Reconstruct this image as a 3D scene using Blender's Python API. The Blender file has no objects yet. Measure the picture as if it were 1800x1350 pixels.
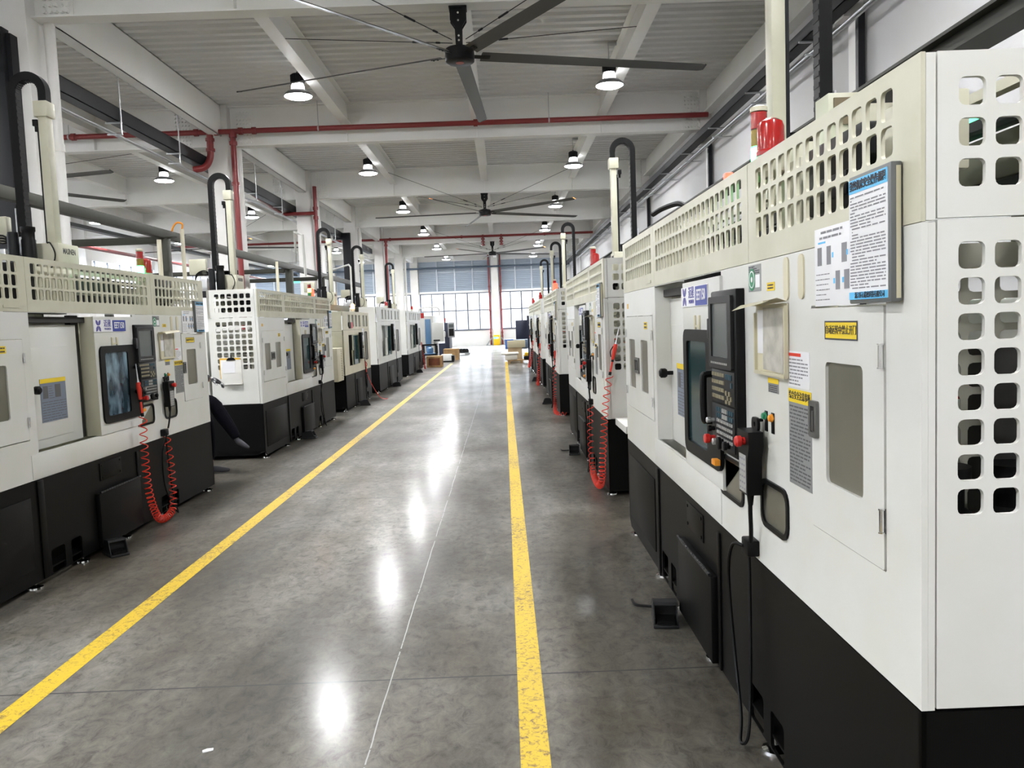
import bpy, bmesh, math, random
from mathutils import Vector, Matrix
random.seed(7)
PI = math.pi
SC = bpy.context.scene
COL = SC.collection

# ------------------------------------------------------------------ materials
MATS = {}
def mat(name, col, rough=0.5, metal=0.0, emit=0.0, ecol=None, spec=0.5, vary=0.0, vscale=3.0, bump=0.0, bscale=40.0, coat=0.0):
    if name in MATS: return MATS[name]
    m = bpy.data.materials.new(name); m.use_nodes = True
    nt = m.node_tree; b = nt.nodes['Principled BSDF']
    c = (col[0], col[1], col[2], 1)
    b.inputs['Base Color'].default_value = c
    b.inputs['Roughness'].default_value = rough
    b.inputs['Metallic'].default_value = metal
    b.inputs['Specular IOR Level'].default_value = spec
    b.inputs['Coat Weight'].default_value = coat
    if emit:
        e = ecol or col
        b.inputs['Emission Color'].default_value = (e[0], e[1], e[2], 1)
        b.inputs['Emission Strength'].default_value = emit
    if vary or bump:
        tc = nt.nodes.new('ShaderNodeTexCoord')
        n = nt.nodes.new('ShaderNodeTexNoise'); n.inputs['Scale'].default_value = vscale; n.inputs['Detail'].default_value = 6
        nt.links.new(tc.outputs['Object'], n.inputs['Vector'])
        if vary:
            r = nt.nodes.new('ShaderNodeValToRGB')
            d = [max(0, x * (1 - vary)) for x in col]
            r.color_ramp.elements[0].position = 0.35; r.color_ramp.elements[0].color = (d[0], d[1], d[2] * 0.96, 1)
            r.color_ramp.elements[1].position = 0.6; r.color_ramp.elements[1].color = c
            nt.links.new(n.outputs['Fac'], r.inputs['Fac']); nt.links.new(r.outputs['Color'], b.inputs['Base Color'])
        if bump:
            n2 = nt.nodes.new('ShaderNodeTexNoise'); n2.inputs['Scale'].default_value = bscale
            nt.links.new(tc.outputs['Object'], n2.inputs['Vector'])
            bp = nt.nodes.new('ShaderNodeBump'); bp.inputs['Strength'].default_value = bump; bp.inputs['Distance'].default_value = 0.01
            nt.links.new(n2.outputs['Fac'], bp.inputs['Height']); nt.links.new(bp.outputs['Normal'], b.inputs['Normal'])
    MATS[name] = m
    return m

M_white = mat('white_enamel', (.68, .68, .655), .38, vary=.05, vscale=2.5)
M_cream = mat('cream_enamel', (.57, .555, .44), .42, vary=.10, vscale=4)
M_beige = mat('aged_beige_enamel', (.63, .59, .46), .45, vary=.08, vscale=3)
M_black = mat('black_base_enamel', (.0028, .0027, .0026), .5, spec=.13, vary=.2, vscale=2)
M_blackp = mat('black_plastic', (.005, .005, .0054), .45, spec=.16)
M_dark = mat('dark_grey_plastic', (.015, .0155, .017), .45, spec=.3)
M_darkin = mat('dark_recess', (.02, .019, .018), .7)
M_grey = mat('grey_enamel', (.32, .33, .34), .5)
M_olive = mat('olive_grey_steel', (.13, .13, .09), .5, vary=.15)
M_steel = mat('bare_steel', (.55, .55, .55), .3, metal=1)
M_chrome = mat('chrome', (.8, .8, .8), .12, metal=1)
M_alu = mat('aluminium', (.62, .63, .64), .38, metal=.8)
M_screen = mat('switched_off_screen', (.10, .115, .115), .25)
M_pane = mat('frosted_pane', (.25, .24, .195), .3, metal=.55, vary=.15, vscale=4)
M_keyc = mat('cream_keys', (.26, .23, .15), .5)
M_keyb = mat('blue_keys', (.012, .055, .08), .5)
M_keyw = mat('white_keys', (.34, .34, .33), .5)
M_red = mat('red_plastic', (.55, .015, .012), .35)
M_redhose = mat('red_hose_plastic', (.72, .035, .015), .35)
M_redpipe = mat('red_pipe_paint', (.19, .020, .020), .4)
M_yel = mat('yellow_label', (.82, .60, .02), .45)
M_greyl = mat('grey_label', (.30, .31, .31), .4, metal=.3)
M_paper = mat('white_paper', (.78, .78, .80), .6)
M_paperd = mat('soiled_paper', (.52, .50, .45), .6, vary=.25, vscale=20)
M_ink = mat('dark_ink', (.035, .035, .045), .6)
M_inkm = mat('mid_ink', (.10, .10, .105), .6)
M_inkg = mat('grey_ink', (.22, .22, .24), .6)
M_blue = mat('sign_blue', (.016, .04, .30), .4)
M_logo = mat('logo_indigo', (.07, .06, .30), .4)
M_sky = mat('header_blue', (.10, .50, .85), .45)
M_wtext = mat('white_lettering', (.85, .85, .87), .45)
M_green = mat('label_green', (.02, .22, .10), .45)
M_orange = mat('orange_plastic', (.80, .30, .02), .45)
M_amber = mat('amber_plastic', (.72, .42, .03), .4)
M_clear = mat('yellowed_plastic', (.62, .58, .42), .3)
M_struct = mat('painted_structure', (.87, .87, .86), .55, vary=.05, vscale=.8)
M_wall = mat('wall_paint', (.74, .74, .745), .7, vary=.04, vscale=.6)
M_wallr = mat('wall_paint_grey', (.47, .47, .48), .7, vary=.05, vscale=.6)
M_deck = mat('deck_paint', (.69, .69, .675), .55)
M_colm = mat('column_paint', (.72, .71, .70), .6, vary=.07, vscale=2)
M_tray = mat('charcoal_tray', (.010, .0105, .0125), .5, spec=.2)
M_galv = mat('galvanised_steel', (.5, .51, .52), .42, metal=.7)
M_run = mat('grey_green_steel', (.036, .036, .028), .5, spec=.25, vary=.15)
M_fan = mat('fan_grey', (.055, .055, .052), .45)
M_fanblk = mat('fan_black', (.006, .006, .0065), .45, spec=.2)
M_loubl = mat('louvre_blue_grey', (.46, .53, .62), .5)
M_mull = mat('window_frame_grey', (.10, .11, .14), .5)
M_wood = mat('crate_wood', (.40, .24, .10), .7, vary=.3, vscale=6)
M_woodd = mat('crate_board', (.20, .06, .02), .7, vary=.3, vscale=9)
M_card = mat('cardboard', (.48, .36, .22), .8, vary=.12, vscale=4)
M_film = mat('plastic_film', (.75, .74, .70), .3)
M_navy = mat('navy_enamel', (.018, .025, .06), .4)
M_bluem = mat('steel_blue_enamel', (.09, .20, .36), .4)
M_bin = mat('blue_bin', (.03, .10, .35), .5)
M_safe = mat('safety_yellow', (.85, .52, .01), .45)
M_skin = mat('skin', (.52, .31, .22), .5)
M_cloth = mat('navy_cloth', (.004, .004, .007), .9, spec=.08, bump=.3, bscale=60)
M_shoe = mat('grey_shoe', (.07, .07, .08), .8, spec=.2)
M_hair = mat('black_hair', (.01, .009, .008), .6)

def lamp_mat(name, col, strength, alb=(.8, .8, .8)):
    m = mat(name, alb, .4, emit=strength, ecol=col)
    return m
LAMP = 300.0
M_lampd = lamp_mat('lamp_diffuser', (.985, .99, 1.0), LAMP)
M_lampn = lamp_mat('lamp_neck', (.985, .99, 1.0), 12)
M_rim = mat('lamp_rim', (.16, .16, .17), .4)
M_gl_on = lamp_mat('green_lens_lit', (.05, 1.0, .35), 14, (.1, .6, .3))
M_gl_off = mat('green_lens', (.03, .22, .06), .25)
M_yl_off = mat('amber_lens', (.28, .20, .02), .25)
M_rd_off = mat('red_lens', (.38, .010, .008), .22, coat=.3)
M_rd_on = lamp_mat('red_lens_lit', (1.0, .06, .03), 3.0, (.6, .02, .02))
M_or_on = lamp_mat('orange_lens_lit', (1.0, .42, .08), 12, (.7, .3, .05))
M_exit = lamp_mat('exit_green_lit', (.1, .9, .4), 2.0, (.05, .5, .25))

def glass_mat(name, tint, trans, rough=.06, body=(.03, .06, .06)):
    m = bpy.data.materials.new(name); m.use_nodes = True; nt = m.node_tree
    for n in list(nt.nodes): nt.nodes.remove(n)
    out = nt.nodes.new('ShaderNodeOutputMaterial')
    tr = nt.nodes.new('ShaderNodeBsdfTransparent'); tr.inputs['Color'].default_value = (*tint, 1)
    pb = nt.nodes.new('ShaderNodeBsdfPrincipled'); pb.inputs['Base Color'].default_value = (*body, 1); pb.inputs['Roughness'].default_value = rough
    mx = nt.nodes.new('ShaderNodeMixShader'); mx.inputs[0].default_value = 1 - trans
    nt.links.new(tr.outputs[0], mx.inputs[1]); nt.links.new(pb.outputs[0], mx.inputs[2]); nt.links.new(mx.outputs[0], out.inputs['Surface'])
    MATS[name] = m; return m
M_glass = glass_mat('clear_window_glass', (.96, .98, 1.0), .90, .03, (.5, .55, .6))
M_teal = glass_mat('teal_door_glass', (.35, .55, .55), .25, .12, (.02, .055, .06))

def reflection_glass():
    """door glass of the left machine, a foggy blue-white reflection painted into its colour"""
    m = mat('painted_reflection_glass', (.02, .05, .06), .14)
    nt = m.node_tree; b = nt.nodes['Principled BSDF']
    tc = nt.nodes.new('ShaderNodeTexCoord'); n = nt.nodes.new('ShaderNodeTexNoise'); n.inputs['Scale'].default_value = 5.5; n.inputs['Detail'].default_value = 5
    mp = nt.nodes.new('ShaderNodeMapping'); mp.inputs['Scale'].default_value = (1, 1.3, .7)
    nt.links.new(tc.outputs['Object'], mp.inputs['Vector']); nt.links.new(mp.outputs['Vector'], n.inputs['Vector'])
    r = nt.nodes.new('ShaderNodeValToRGB'); e = r.color_ramp.elements
    e[0].position = .44; e[0].color = (.015, .035, .05, 1); e[1].position = .80; e[1].color = (.34, .50, .62, 1)  # pale blotches paint the foggy reflection into the base colour
    nt.links.new(n.outputs['Fac'], r.inputs['Fac']); nt.links.new(r.outputs['Color'], b.inputs['Base Color'])
    return m
M_reflglass = reflection_glass()

def camo():
    m = mat('mottled_knit', (.1, .1, .1), .85)
    nt = m.node_tree; b = nt.nodes['Principled BSDF']
    tc = nt.nodes.new('ShaderNodeTexCoord'); n = nt.nodes.new('ShaderNodeTexNoise'); n.inputs['Scale'].default_value = 22; n.inputs['Detail'].default_value = 2
    nt.links.new(tc.outputs['Object'], n.inputs['Vector'])
    r = nt.nodes.new('ShaderNodeValToRGB'); r.color_ramp.interpolation = 'CONSTANT'; e = r.color_ramp.elements
    e[0].position = 0; e[0].color = (.015, .015, .016, 1); e[1].position = .52; e[1].color = (.18, .18, .19, 1)
    k = e.new(.60); k.color = (.6, .6, .6, 1)
    nt.links.new(n.outputs['Fac'], r.inputs['Fac']); nt.links.new(r.outputs['Color'], b.inputs['Base Color'])
    return m
M_camo = camo()

def floor_mat():
    m = bpy.data.materials.new('polished_concrete'); m.use_nodes = True; nt = m.node_tree; L = nt.links
    b = nt.nodes['Principled BSDF']
    tc = nt.nodes.new('ShaderNodeTexCoord')
    def noise(scale, detail=6, stretch=None, rough=.6, dist=0):
        n = nt.nodes.new('ShaderNodeTexNoise'); n.inputs['Scale'].default_value = scale; n.inputs['Detail'].default_value = detail; n.inputs['Roughness'].default_value = rough
        n.inputs['Distortion'].default_value = dist
        if stretch:
            mp = nt.nodes.new('ShaderNodeMapping'); mp.inputs['Scale'].default_value = stretch; L.new(tc.outputs['Object'], mp.inputs['Vector']); L.new(mp.outputs['Vector'], n.inputs['Vector'])
        else: L.new(tc.outputs['Object'], n.inputs['Vector'])
        return n.outputs['Fac']
    def ramp(f, stops):
        r = nt.nodes.new('ShaderNodeValToRGB'); e = r.color_ramp.elements
        e[0].position, e[0].color = stops[0][0], (*stops[0][1], 1); e[1].position, e[1].color = stops[-1][0], (*stops[-1][1], 1)
        for p, c in stops[1:-1]:
            k = e.new(p); k.color = (*c, 1)
        L.new(f, r.inputs['Fac']); return r.outputs['Color']
    def mix(f, a, c, mode='MIX'):
        x = nt.nodes.new('ShaderNodeMix'); x.data_type = 'RGBA'; x.blend_type = mode
        if isinstance(f, (int, float)): x.inputs[0].default_value = f
        else: L.new(f, x.inputs[0])
        for i, v in ((6, a), (7, c)):
            if isinstance(v, tuple): x.inputs[i].default_value = (*v, 1)
            else: L.new(v, x.inputs[i])
        return x.outputs[2]
    def math_(op, a, c=None):
        x = nt.nodes.new('ShaderNodeMath'); x.operation = op
        for i, v in ((0, a), (1, c)):
            if v is None: continue
            if isinstance(v, (int, float)): x.inputs[i].default_value = v
            else: L.new(v, x.inputs[i])
        return x.outputs[0]
    base = ramp(noise(.9, 8, (1, .45, 1)), [(.35, (.046, .039, .029)), (.5, (.104, .096, .081)), (.65, (.190, .184, .168))])
    streak = ramp(noise(2.2, 6, (1.0, .12, 1)), [(.38, (.70, .69, .67)), (.62, (1.16, 1.16, 1.16))])
    col = mix(1.0, base, streak, 'MULTIPLY')
    fine = ramp(noise(16, 9, (1, .7, 1), .78, .6), [(.36, (.42, .40, .36)), (.47, (.94, .94, .93)), (.62, (1.38, 1.38, 1.36))])
    col = mix(1.0, col, fine, 'MULTIPLY')
    stain = ramp(noise(.45, 5), [(.46, (1, 1, 1)), (.62, (.62, .57, .49))])
    col = mix(1.0, col, stain, 'MULTIPLY')
    sx = nt.nodes.new('ShaderNodeSeparateXYZ'); L.new(tc.outputs['Object'], sx.inputs[0])
    wob = math_('MULTIPLY', math_('SUBTRACT', noise(1.5, 5), .5), .024)
    y = math_('ADD', math_('ADD', sx.outputs['Y'], 400 - 3.6), math_('MULTIPLY', wob, .3))
    j = math_('LESS_THAN', math_('ABSOLUTE', math_('SUBTRACT', math_('MODULO', y, 4.0), 0.02)), .006)
    col = mix(j, col, (.02, .02, .02))
    xw = math_('ADD', math_('ADD', sx.outputs['X'], .572), wob)
    cr = math_('LESS_THAN', math_('ABSOLUTE', xw), .0028)
    crm = math_('MULTIPLY', cr, math_('GREATER_THAN', noise(6, 3), .40))
    col = mix(crm, col, (.34, .34, .33))
    L.new(col, b.inputs['Base Color'])
    rr = ramp(noise(1.3, 5, (1, .5, 1)), [(.3, (.42, .42, .42)), (.7, (.60, .60, .60))])
    L.new(rr, b.inputs['Roughness'])
    bp = nt.nodes.new('ShaderNodeBump'); bp.inputs['Strength'].default_value = .05; bp.inputs['Distance'].default_value = .01
    L.new(noise(1.2, 3, (1, .5, 1), .5), bp.inputs['Height']); L.new(bp.outputs['Normal'], b.inputs['Normal'])
    b.inputs['Specular IOR Level'].default_value = .35; b.inputs['Coat Weight'].default_value = .34; b.inputs['Coat Roughness'].default_value = .17; b.inputs['Coat IOR'].default_value = 1.4
    MATS['floor'] = m; return m
M_floor = floor_mat()

def line_mat():
    m = mat('worn_yellow_paint', (.74, .46, .015), .5); nt = m.node_tree; b = nt.nodes['Principled BSDF']; L = nt.links
    tc = nt.nodes.new('ShaderNodeTexCoord')
    n = nt.nodes.new('ShaderNodeTexNoise'); n.inputs['Scale'].default_value = 34; n.inputs['Detail'].default_value = 7; n.inputs['Roughness'].default_value = .7; n.inputs['Distortion'].default_value = 1.2
    n2 = nt.nodes.new('ShaderNodeTexNoise'); n2.inputs['Scale'].default_value = .9; n2.inputs['Detail'].default_value = 3
    L.new(tc.outputs['Object'], n.inputs['Vector']); L.new(tc.outputs['Object'], n2.inputs['Vector'])
    r = nt.nodes.new('ShaderNodeValToRGB'); e = r.color_ramp.elements
    e[0].position = .36; e[0].color = (.16, .095, .03, 1); e[1].position = .50; e[1].color = (.60, .405, .004, 1)
    a = nt.nodes.new('ShaderNodeMath'); a.operation = 'MULTIPLY_ADD'; a.inputs[1].default_value = .35; L.new(n2.outputs['Fac'], a.inputs[0])
    s = nt.nodes.new('ShaderNodeMath'); s.operation = 'SUBTRACT'; s.inputs[1].default_value = .17; L.new(n.outputs['Fac'], s.inputs[0]); L.new(s.outputs[0], a.inputs[2])
    L.new(a.outputs[0], r.inputs['Fac']); L.new(r.outputs['Color'], b.inputs['Base Color'])
    return m
M_line = line_mat()

# ------------------------------------------------------------------ geometry helpers
def rect(a0, b0, a1, b1): return [(a0, b0), (a1, b0), (a1, b1), (a0, b1)]
def rr(a0, b0, a1, b1, r, n=4):
    out = []
    for cx, cy, s in ((a1 - r, b0 + r, -90), (a1 - r, b1 - r, 0), (a0 + r, b1 - r, 90), (a0 + r, b0 + r, 180)):
        for k in range(n + 1):
            t = math.radians(s + 90.0 * k / n); out.append((cx + r * math.cos(t), cy + r * math.sin(t)))
    return out
def circ(a, b, r, n=20): return [(a + r * math.cos(2 * PI * k / n), b + r * math.sin(2 * PI * k / n)) for k in range(n)]

def curve_mesh(loops, t):
    cu = bpy.data.curves.new('c', 'CURVE'); cu.dimensions = '2D'; cu.fill_mode = 'BOTH'; cu.extrude = t / 2
    for lp in loops:
        s = cu.splines.new('POLY'); s.points.add(len(lp) - 1)
        for p, q in zip(s.points, lp): p.co = (q[0], q[1], 0, 1)
        s.use_cyclic_u = True
    o = bpy.data.objects.new('c', cu); me = bpy.data.meshes.new_from_object(o)
    bpy.data.objects.remove(o); bpy.data.curves.remove(cu)
    return me
def text_mesh(s, size, t, sx=1.0, align='CENTER', bold=0.0):
    cu = bpy.data.curves.new('t', 'FONT'); cu.body = s; cu.size = size; cu.extrude = t / 2; cu.align_x = align; cu.align_y = 'CENTER'; cu.resolution_u = 2
    cu.offset = bold
    o = bpy.data.objects.new('t', cu); me = bpy.data.meshes.new_from_object(o)
    bpy.data.objects.remove(o); bpy.data.curves.remove(cu)
    for v in me.vertices: v.co.x *= sx
    return me
def FR(x): return Matrix(((0, 0, 1, x), (1, 0, 0, 0), (0, 1, 0, 0), (0, 0, 0, 1)))          # (a,b,c)->(c+x, a, b): plate parallel to a machine front
def EN(y): return Matrix(((1, 0, 0, 0), (0, 0, -1, y), (0, 1, 0, 0), (0, 0, 0, 1)))         # (a,b,c)->(a, y-c, b): plate facing -y
def HZ(z): return Matrix.Translation((0, 0, z))
def TX(x, u, z): return Matrix(((0, 0, -1, x), (-1, 0, 0, u), (0, 1, 0, z), (0, 0, 0, 1)))  # lettering read from the aisle
class B:
    def __init__(s): s.bm = bmesh.new()
    def box(s, x0, y0, z0, x1, y1, z1, bev=0.0, seg=2, m=None):
        r = bmesh.ops.create_cube(s.bm, size=1.0); vs = r['verts']
        for v in vs:
            v.co = Vector(((x0 + x1) / 2 + v.co.x * (x1 - x0), (y0 + y1) / 2 + v.co.y * (y1 - y0), (z0 + z1) / 2 + v.co.z * (z1 - z0)))
        es = list({e for v in vs for e in v.link_edges}); fs = list({f for v in vs for f in v.link_faces})
        allv = vs
        if bev > 0:
            k = bmesh.ops.bevel(s.bm, geom=es, offset=bev, segments=seg, profile=.5, affect='EDGES')
            allv = list({v for f in k['faces'] for v in f.verts} | {v for v in vs if v.is_valid})
        if m is not None: bmesh.ops.transform(s.bm, matrix=m, verts=[v for v in allv if v.is_valid])
        return s
    def beam(s, p0, p1, w, h, bev=0.0):
        """box of section w x h running from p0 to p1 (h upward where possible)"""
        p0, p1 = Vector(p0), Vector(p1); d = (p1 - p0); ln = d.length; d.normalize()
        up = Vector((0, 0, 1)) if abs(d.z) < .95 else Vector((0, 1, 0))
        x = d.cross(up).normalized(); z = x.cross(d)
        M = Matrix(((x.x, d.x, z.x, p0.x), (x.y, d.y, z.y, p0.y), (x.z, d.z, z.z, p0.z), (0, 0, 0, 1)))
        return s.box(-w / 2, 0, -h / 2, w / 2, ln, h / 2, bev, m=M)
    def lathe(s, prof, m=None, n=20, cap=True):
        """profile [(r,z)] turned about z"""
        rings = []
        for r, z in prof:
            rings.append([s.bm.verts.new((r * math.cos(2 * PI * k / n), r * math.sin(2 * PI * k / n), z)) for k in range(n)])
        for a, b in zip(rings, rings[1:]):
            for k in range(n): s.bm.faces.new((a[k], a[(k + 1) % n], b[(k + 1) % n], b[k]))
        if cap:
            s.bm.faces.new(list(reversed(rings[0]))); s.bm.faces.new(rings[-1])
        if m is not None: bmesh.ops.transform(s.bm, matrix=m, verts=[v for r in rings for v in r])
        return s
    def cyl(s, p0, p1, r0, r1=None, n=16):
        p0, p1 = Vector(p0), Vector(p1); r1 = r0 if r1 is None else r1
        d = p1 - p0; q = d.to_track_quat('Z', 'Y').to_matrix().to_4x4(); q.translation = p0
        return s.lathe([(r0, 0), (r1, d.length)], q, n)
    def tube(s, pts, r, n=8, rs=None, cap=True):
        pts = [Vector(p) for p in pts]; rings = []; N = len(pts)
        t = (pts[1] - pts[0]).normalized(); ref = Vector((0, 0, 1)) if abs(t.z) < .9 else Vector((1, 0, 0))
        nv = t.cross(ref).normalized()
        for i, p in enumerate(pts):
            t = (pts[min(i + 1, N - 1)] - pts[max(i - 1, 0)]).normalized()
            nv = (nv - t * nv.dot(t)).normalized(); bv = t.cross(nv)
            q = rs[i] if rs else r
            rings.append([s.bm.verts.new(p + (nv * math.cos(2 * PI * k / n) + bv * math.sin(2 * PI * k / n)) * q) for k in range(n)])
        for a, b in zip(rings, rings[1:]):
            for k in range(n): s.bm.faces.new((a[k], a[(k + 1) % n], b[(k + 1) % n], b[k]))
        if cap: s.bm.faces.new(list(reversed(rings[0]))); s.bm.faces.new(rings[-1])
        return s
    def strip(s, pts, w, t, side):
        """flat chain/strap: section w (along side) x t swept along pts"""
        pts = [Vector(p) for p in pts]; side = Vector(side).normalized(); rings = []; N = len(pts)
        for i, p in enumerate(pts):
            d = (pts[min(i + 1, N - 1)] - pts[max(i - 1, 0)]).normalized(); nn = d.cross(side).normalized()
            rings.append([s.bm.verts.new(p + side * a * w / 2 + nn * b * t / 2) for a, b in ((-1, -1), (1, -1), (1, 1), (-1, 1))])
        for a, b in zip(rings, rings[1:]):
            for k in range(4): s.bm.faces.new((a[k], a[(k + 1) % 4], b[(k + 1) % 4], b[k]))
        s.bm.faces.new(list(reversed(rings[0]))); s.bm.faces.new(rings[-1])
        return s
    def add(s, me, m):
        me.transform(m); s.bm.from_mesh(me); bpy.data.meshes.remove(me); return s
    def plate(s, loops, t, m):
        """plate of thickness t; local c runs 0..t"""
        return s.add(curve_mesh(loops, t), m @ Matrix.Translation((0, 0, t / 2)))
    def text(s, st, size, m, t=.0012, sx=1.0, align='CENTER', bold=0.0): return s.add(text_mesh(st, size, t, sx, align, bold), m)
    def quad(s, a, b, c, d):
        s.bm.faces.new([s.bm.verts.new(p) for p in (a, b, c, d)]); return s
    def prism(s, poly, z0, z1, m=None):
        """poly [(x,y)] extruded along z"""
        lo = [s.bm.verts.new((x, y, z0)) for x, y in poly]; hi = [s.bm.verts.new((x, y, z1)) for x, y in poly]; n = len(poly)
        s.bm.faces.new(list(reversed(lo))); s.bm.faces.new(hi)
        for k in range(n): s.bm.faces.new((lo[k], lo[(k + 1) % n], hi[(k + 1) % n], hi[k]))
        if m is not None: bmesh.ops.transform(s.bm, matrix=m, verts=lo + hi)
        return s
    def obj(s, name, m, parent=None, fix=True, ang=35):
        if fix: bmesh.ops.recalc_face_normals(s.bm, faces=s.bm.faces[:])
        me = bpy.data.meshes.new(name); s.bm.to_mesh(me); s.bm.free()
        me.shade_smooth(); me.set_sharp_from_angle(angle=math.radians(ang))
        for mm in (m if isinstance(m, list) else [m]): me.materials.append(mm)
        o = bpy.data.objects.new(name, me); COL.objects.link(o)
        if parent is not None: o.parent = parent
        return o

def thing(name, label, cat, loc=(0, 0, 0), rz=0.0, group=None):
    o = bpy.data.objects.new(name, None); o.empty_display_size = .1; COL.objects.link(o)
    o.location = loc; o.rotation_euler = (0, 0, rz); o['label'] = label; o['category'] = cat
    if group: o['group'] = group
    return o
def tag(o, label, cat, group=None):
    o['label'] = label; o['category'] = cat
    if group: o['group'] = group
    return o
def struct(o): o['kind'] = 'structure'; return o
def kids(o): return [c for c in KID.get(o.name, [])]
def copy_tree(o, parent=None):
    c = o.copy(); COL.objects.link(c)
    if parent is not None: c.parent = parent
    for ch in [k for k in bpy.data.objects if k.parent is o]: copy_tree(ch, c)
    return c
def copy_fast(root, allobs):
    """copies of a thing, its parts and sub-parts (two levels); allobs = dict parent -> children"""
    c = root.copy(); COL.objects.link(c)
    for a in allobs.get(root, []):
        ca = a.copy(); ca.parent = c; COL.objects.link(ca)
        for b in allobs.get(a, []):
            cb = b.copy(); cb.parent = ca; COL.objects.link(cb)
    return c
def tree_of(root):
    d = {}
    for o in bpy.data.objects:
        if o.parent is not None: d.setdefault(o.parent, []).append(o)
    return d
def arc(cx, cz, r, a0, a1, n, f): return [f(cx + r * math.cos(math.radians(a0 + (a1 - a0) * k / n)), cz + r * math.sin(math.radians(a0 + (a1 - a0) * k / n))) for k in range(n + 1)]
def catmull(P, n=8):
    P = [Vector(p) for p in P]; Q = [P[0]] + P + [P[-1]]; out = []
    for i in range(1, len(Q) - 2):
        for k in range(n):
            t = k / n; a, b, c, d = Q[i - 1], Q[i], Q[i + 1], Q[i + 2]
            out.append(.5 * ((2 * b) + (c - a) * t + (2 * a - 5 * b + 4 * c - d) * t * t + (3 * b - a - 3 * c + d) * t ** 3))
    out.append(P[-1]); return out
def coil(path, r, pitch_at, n_turn=12):
    """helix of radius r around a path; pitch_at(s01) -> local pitch in metres"""
    pts = catmull(path, 24); seg = [(b - a).length for a, b in zip(pts, pts[1:])]; tot = sum(seg)
    def at(s):
        acc = 0
        for i, l in enumerate(seg):
            if acc + l >= s or i == len(seg) - 1:
                k = min(1, max(0, (s - acc) / l)); return pts[i].lerp(pts[i + 1], k), (pts[i + 1] - pts[i]).normalized()
            acc += l
    out = []; s = 0; ph = 0
    nv = Vector((1, 0, 0))
    while s <= tot:
        p, t = at(s); nv = (nv - t * nv.dot(t))
        if nv.length < 1e-4: nv = t.orthogonal()
        nv.normalize(); bv = t.cross(nv)
        out.append(p + (nv * math.cos(ph) + bv * math.sin(ph)) * r)
        ph += 2 * PI / n_turn; s += pitch_at(s / tot) / n_turn
    return out
# ------------------------------------------------------------------ the twin-spindle lathe (front faces local -x, operator's right end at y=0)
LEN = 4.33
SEAM, GB, TOP = .70, 1.782, 2.135
def holes(u0, n, pu, w, z0, rows, pz, h, r=.014):
    return [rr(u0 + k * pu, z0 + j * pz, u0 + k * pu + w, z0 + j * pz + h, r, 3) for k in range(n) for j in range(rows)]

def base_part(par, L=LEN):
    b = B()
    ol = [(0, .045), (L - .06, .045), (L, .10), (L, SEAM - .004), (0, SEAM - .004)]
    slots = [rr(.92, .05, 1.06, .19, .02), rr(1.14, .05, 1.30, .19, .02), rr(2.66, .05, 2.80, .21, .02), rr(2.88, .05, 3.05, .21, .02)] if L > 4 else [rr(.5, .06, .7, .2, .02), rr(1.6, .06, 1.8, .2, .02)]
    b.plate([ol] + slots, .012, FR(0))
    b.box(.10, .02, .05, 1.45, L - .02, SEAM - .006)
    b.plate([rect(.0, .045, .6, SEAM - .004)], .012, EN(.012)); b.plate([rect(.0, .10, .6, SEAM - .004)], .012, EN(L))
    b.box(.006, .012, .09, .6, L - .012, .10)
    return b.obj('base', M_black, par)

def key_rows(b, x, u_left, z_top, cols, rows, pu, pz, w, h):
    for r in range(rows):
        for c in range(cols):
            u = u_left - c * pu; z = z_top - r * pz
            b.box(x - .004, u - w, z - h, x, u, z)

def lines(b, x, u_left, u_right, z_top, z_bot, n, h, seed=1, ragged=.25):
    """printed text lines too small to read: broken dashes"""
    rnd = random.Random(seed); dz = (z_top - z_bot) / max(1, n - 1)
    for k in range(n):
        z = z_top - k * dz; u = u_left - rnd.choice((0, 0, .05)) * (u_left - u_right); end = u_right + (rnd.random() < .35) * rnd.random() * ragged * (u_left - u_right) * 2
        while u > end + .004:
            l = min(rnd.uniform(.012, .05) * (u_left - u_right) / .2, u - end)
            b.quad((x, u, z - h / 2), (x, u - l, z - h / 2), (x, u - l, z + h / 2), (x, u, z + h / 2)); u -= l + rnd.uniform(.003, .008) * (u_left - u_right) / .2

def logo_loops(cu, cz, s):
    """four mirrored petals"""
    out = []
    for su in (1, -1):
        for sz in (1, -1):
            pts = [(.04, .04), (.40, .08), (.74, .42), (.80, .92), (.46, .90), (.13, .66), (.05, .34)]
            out.append([(cu + su * a * s, cz + sz * b * s) for a, b in pts])
    return out

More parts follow.
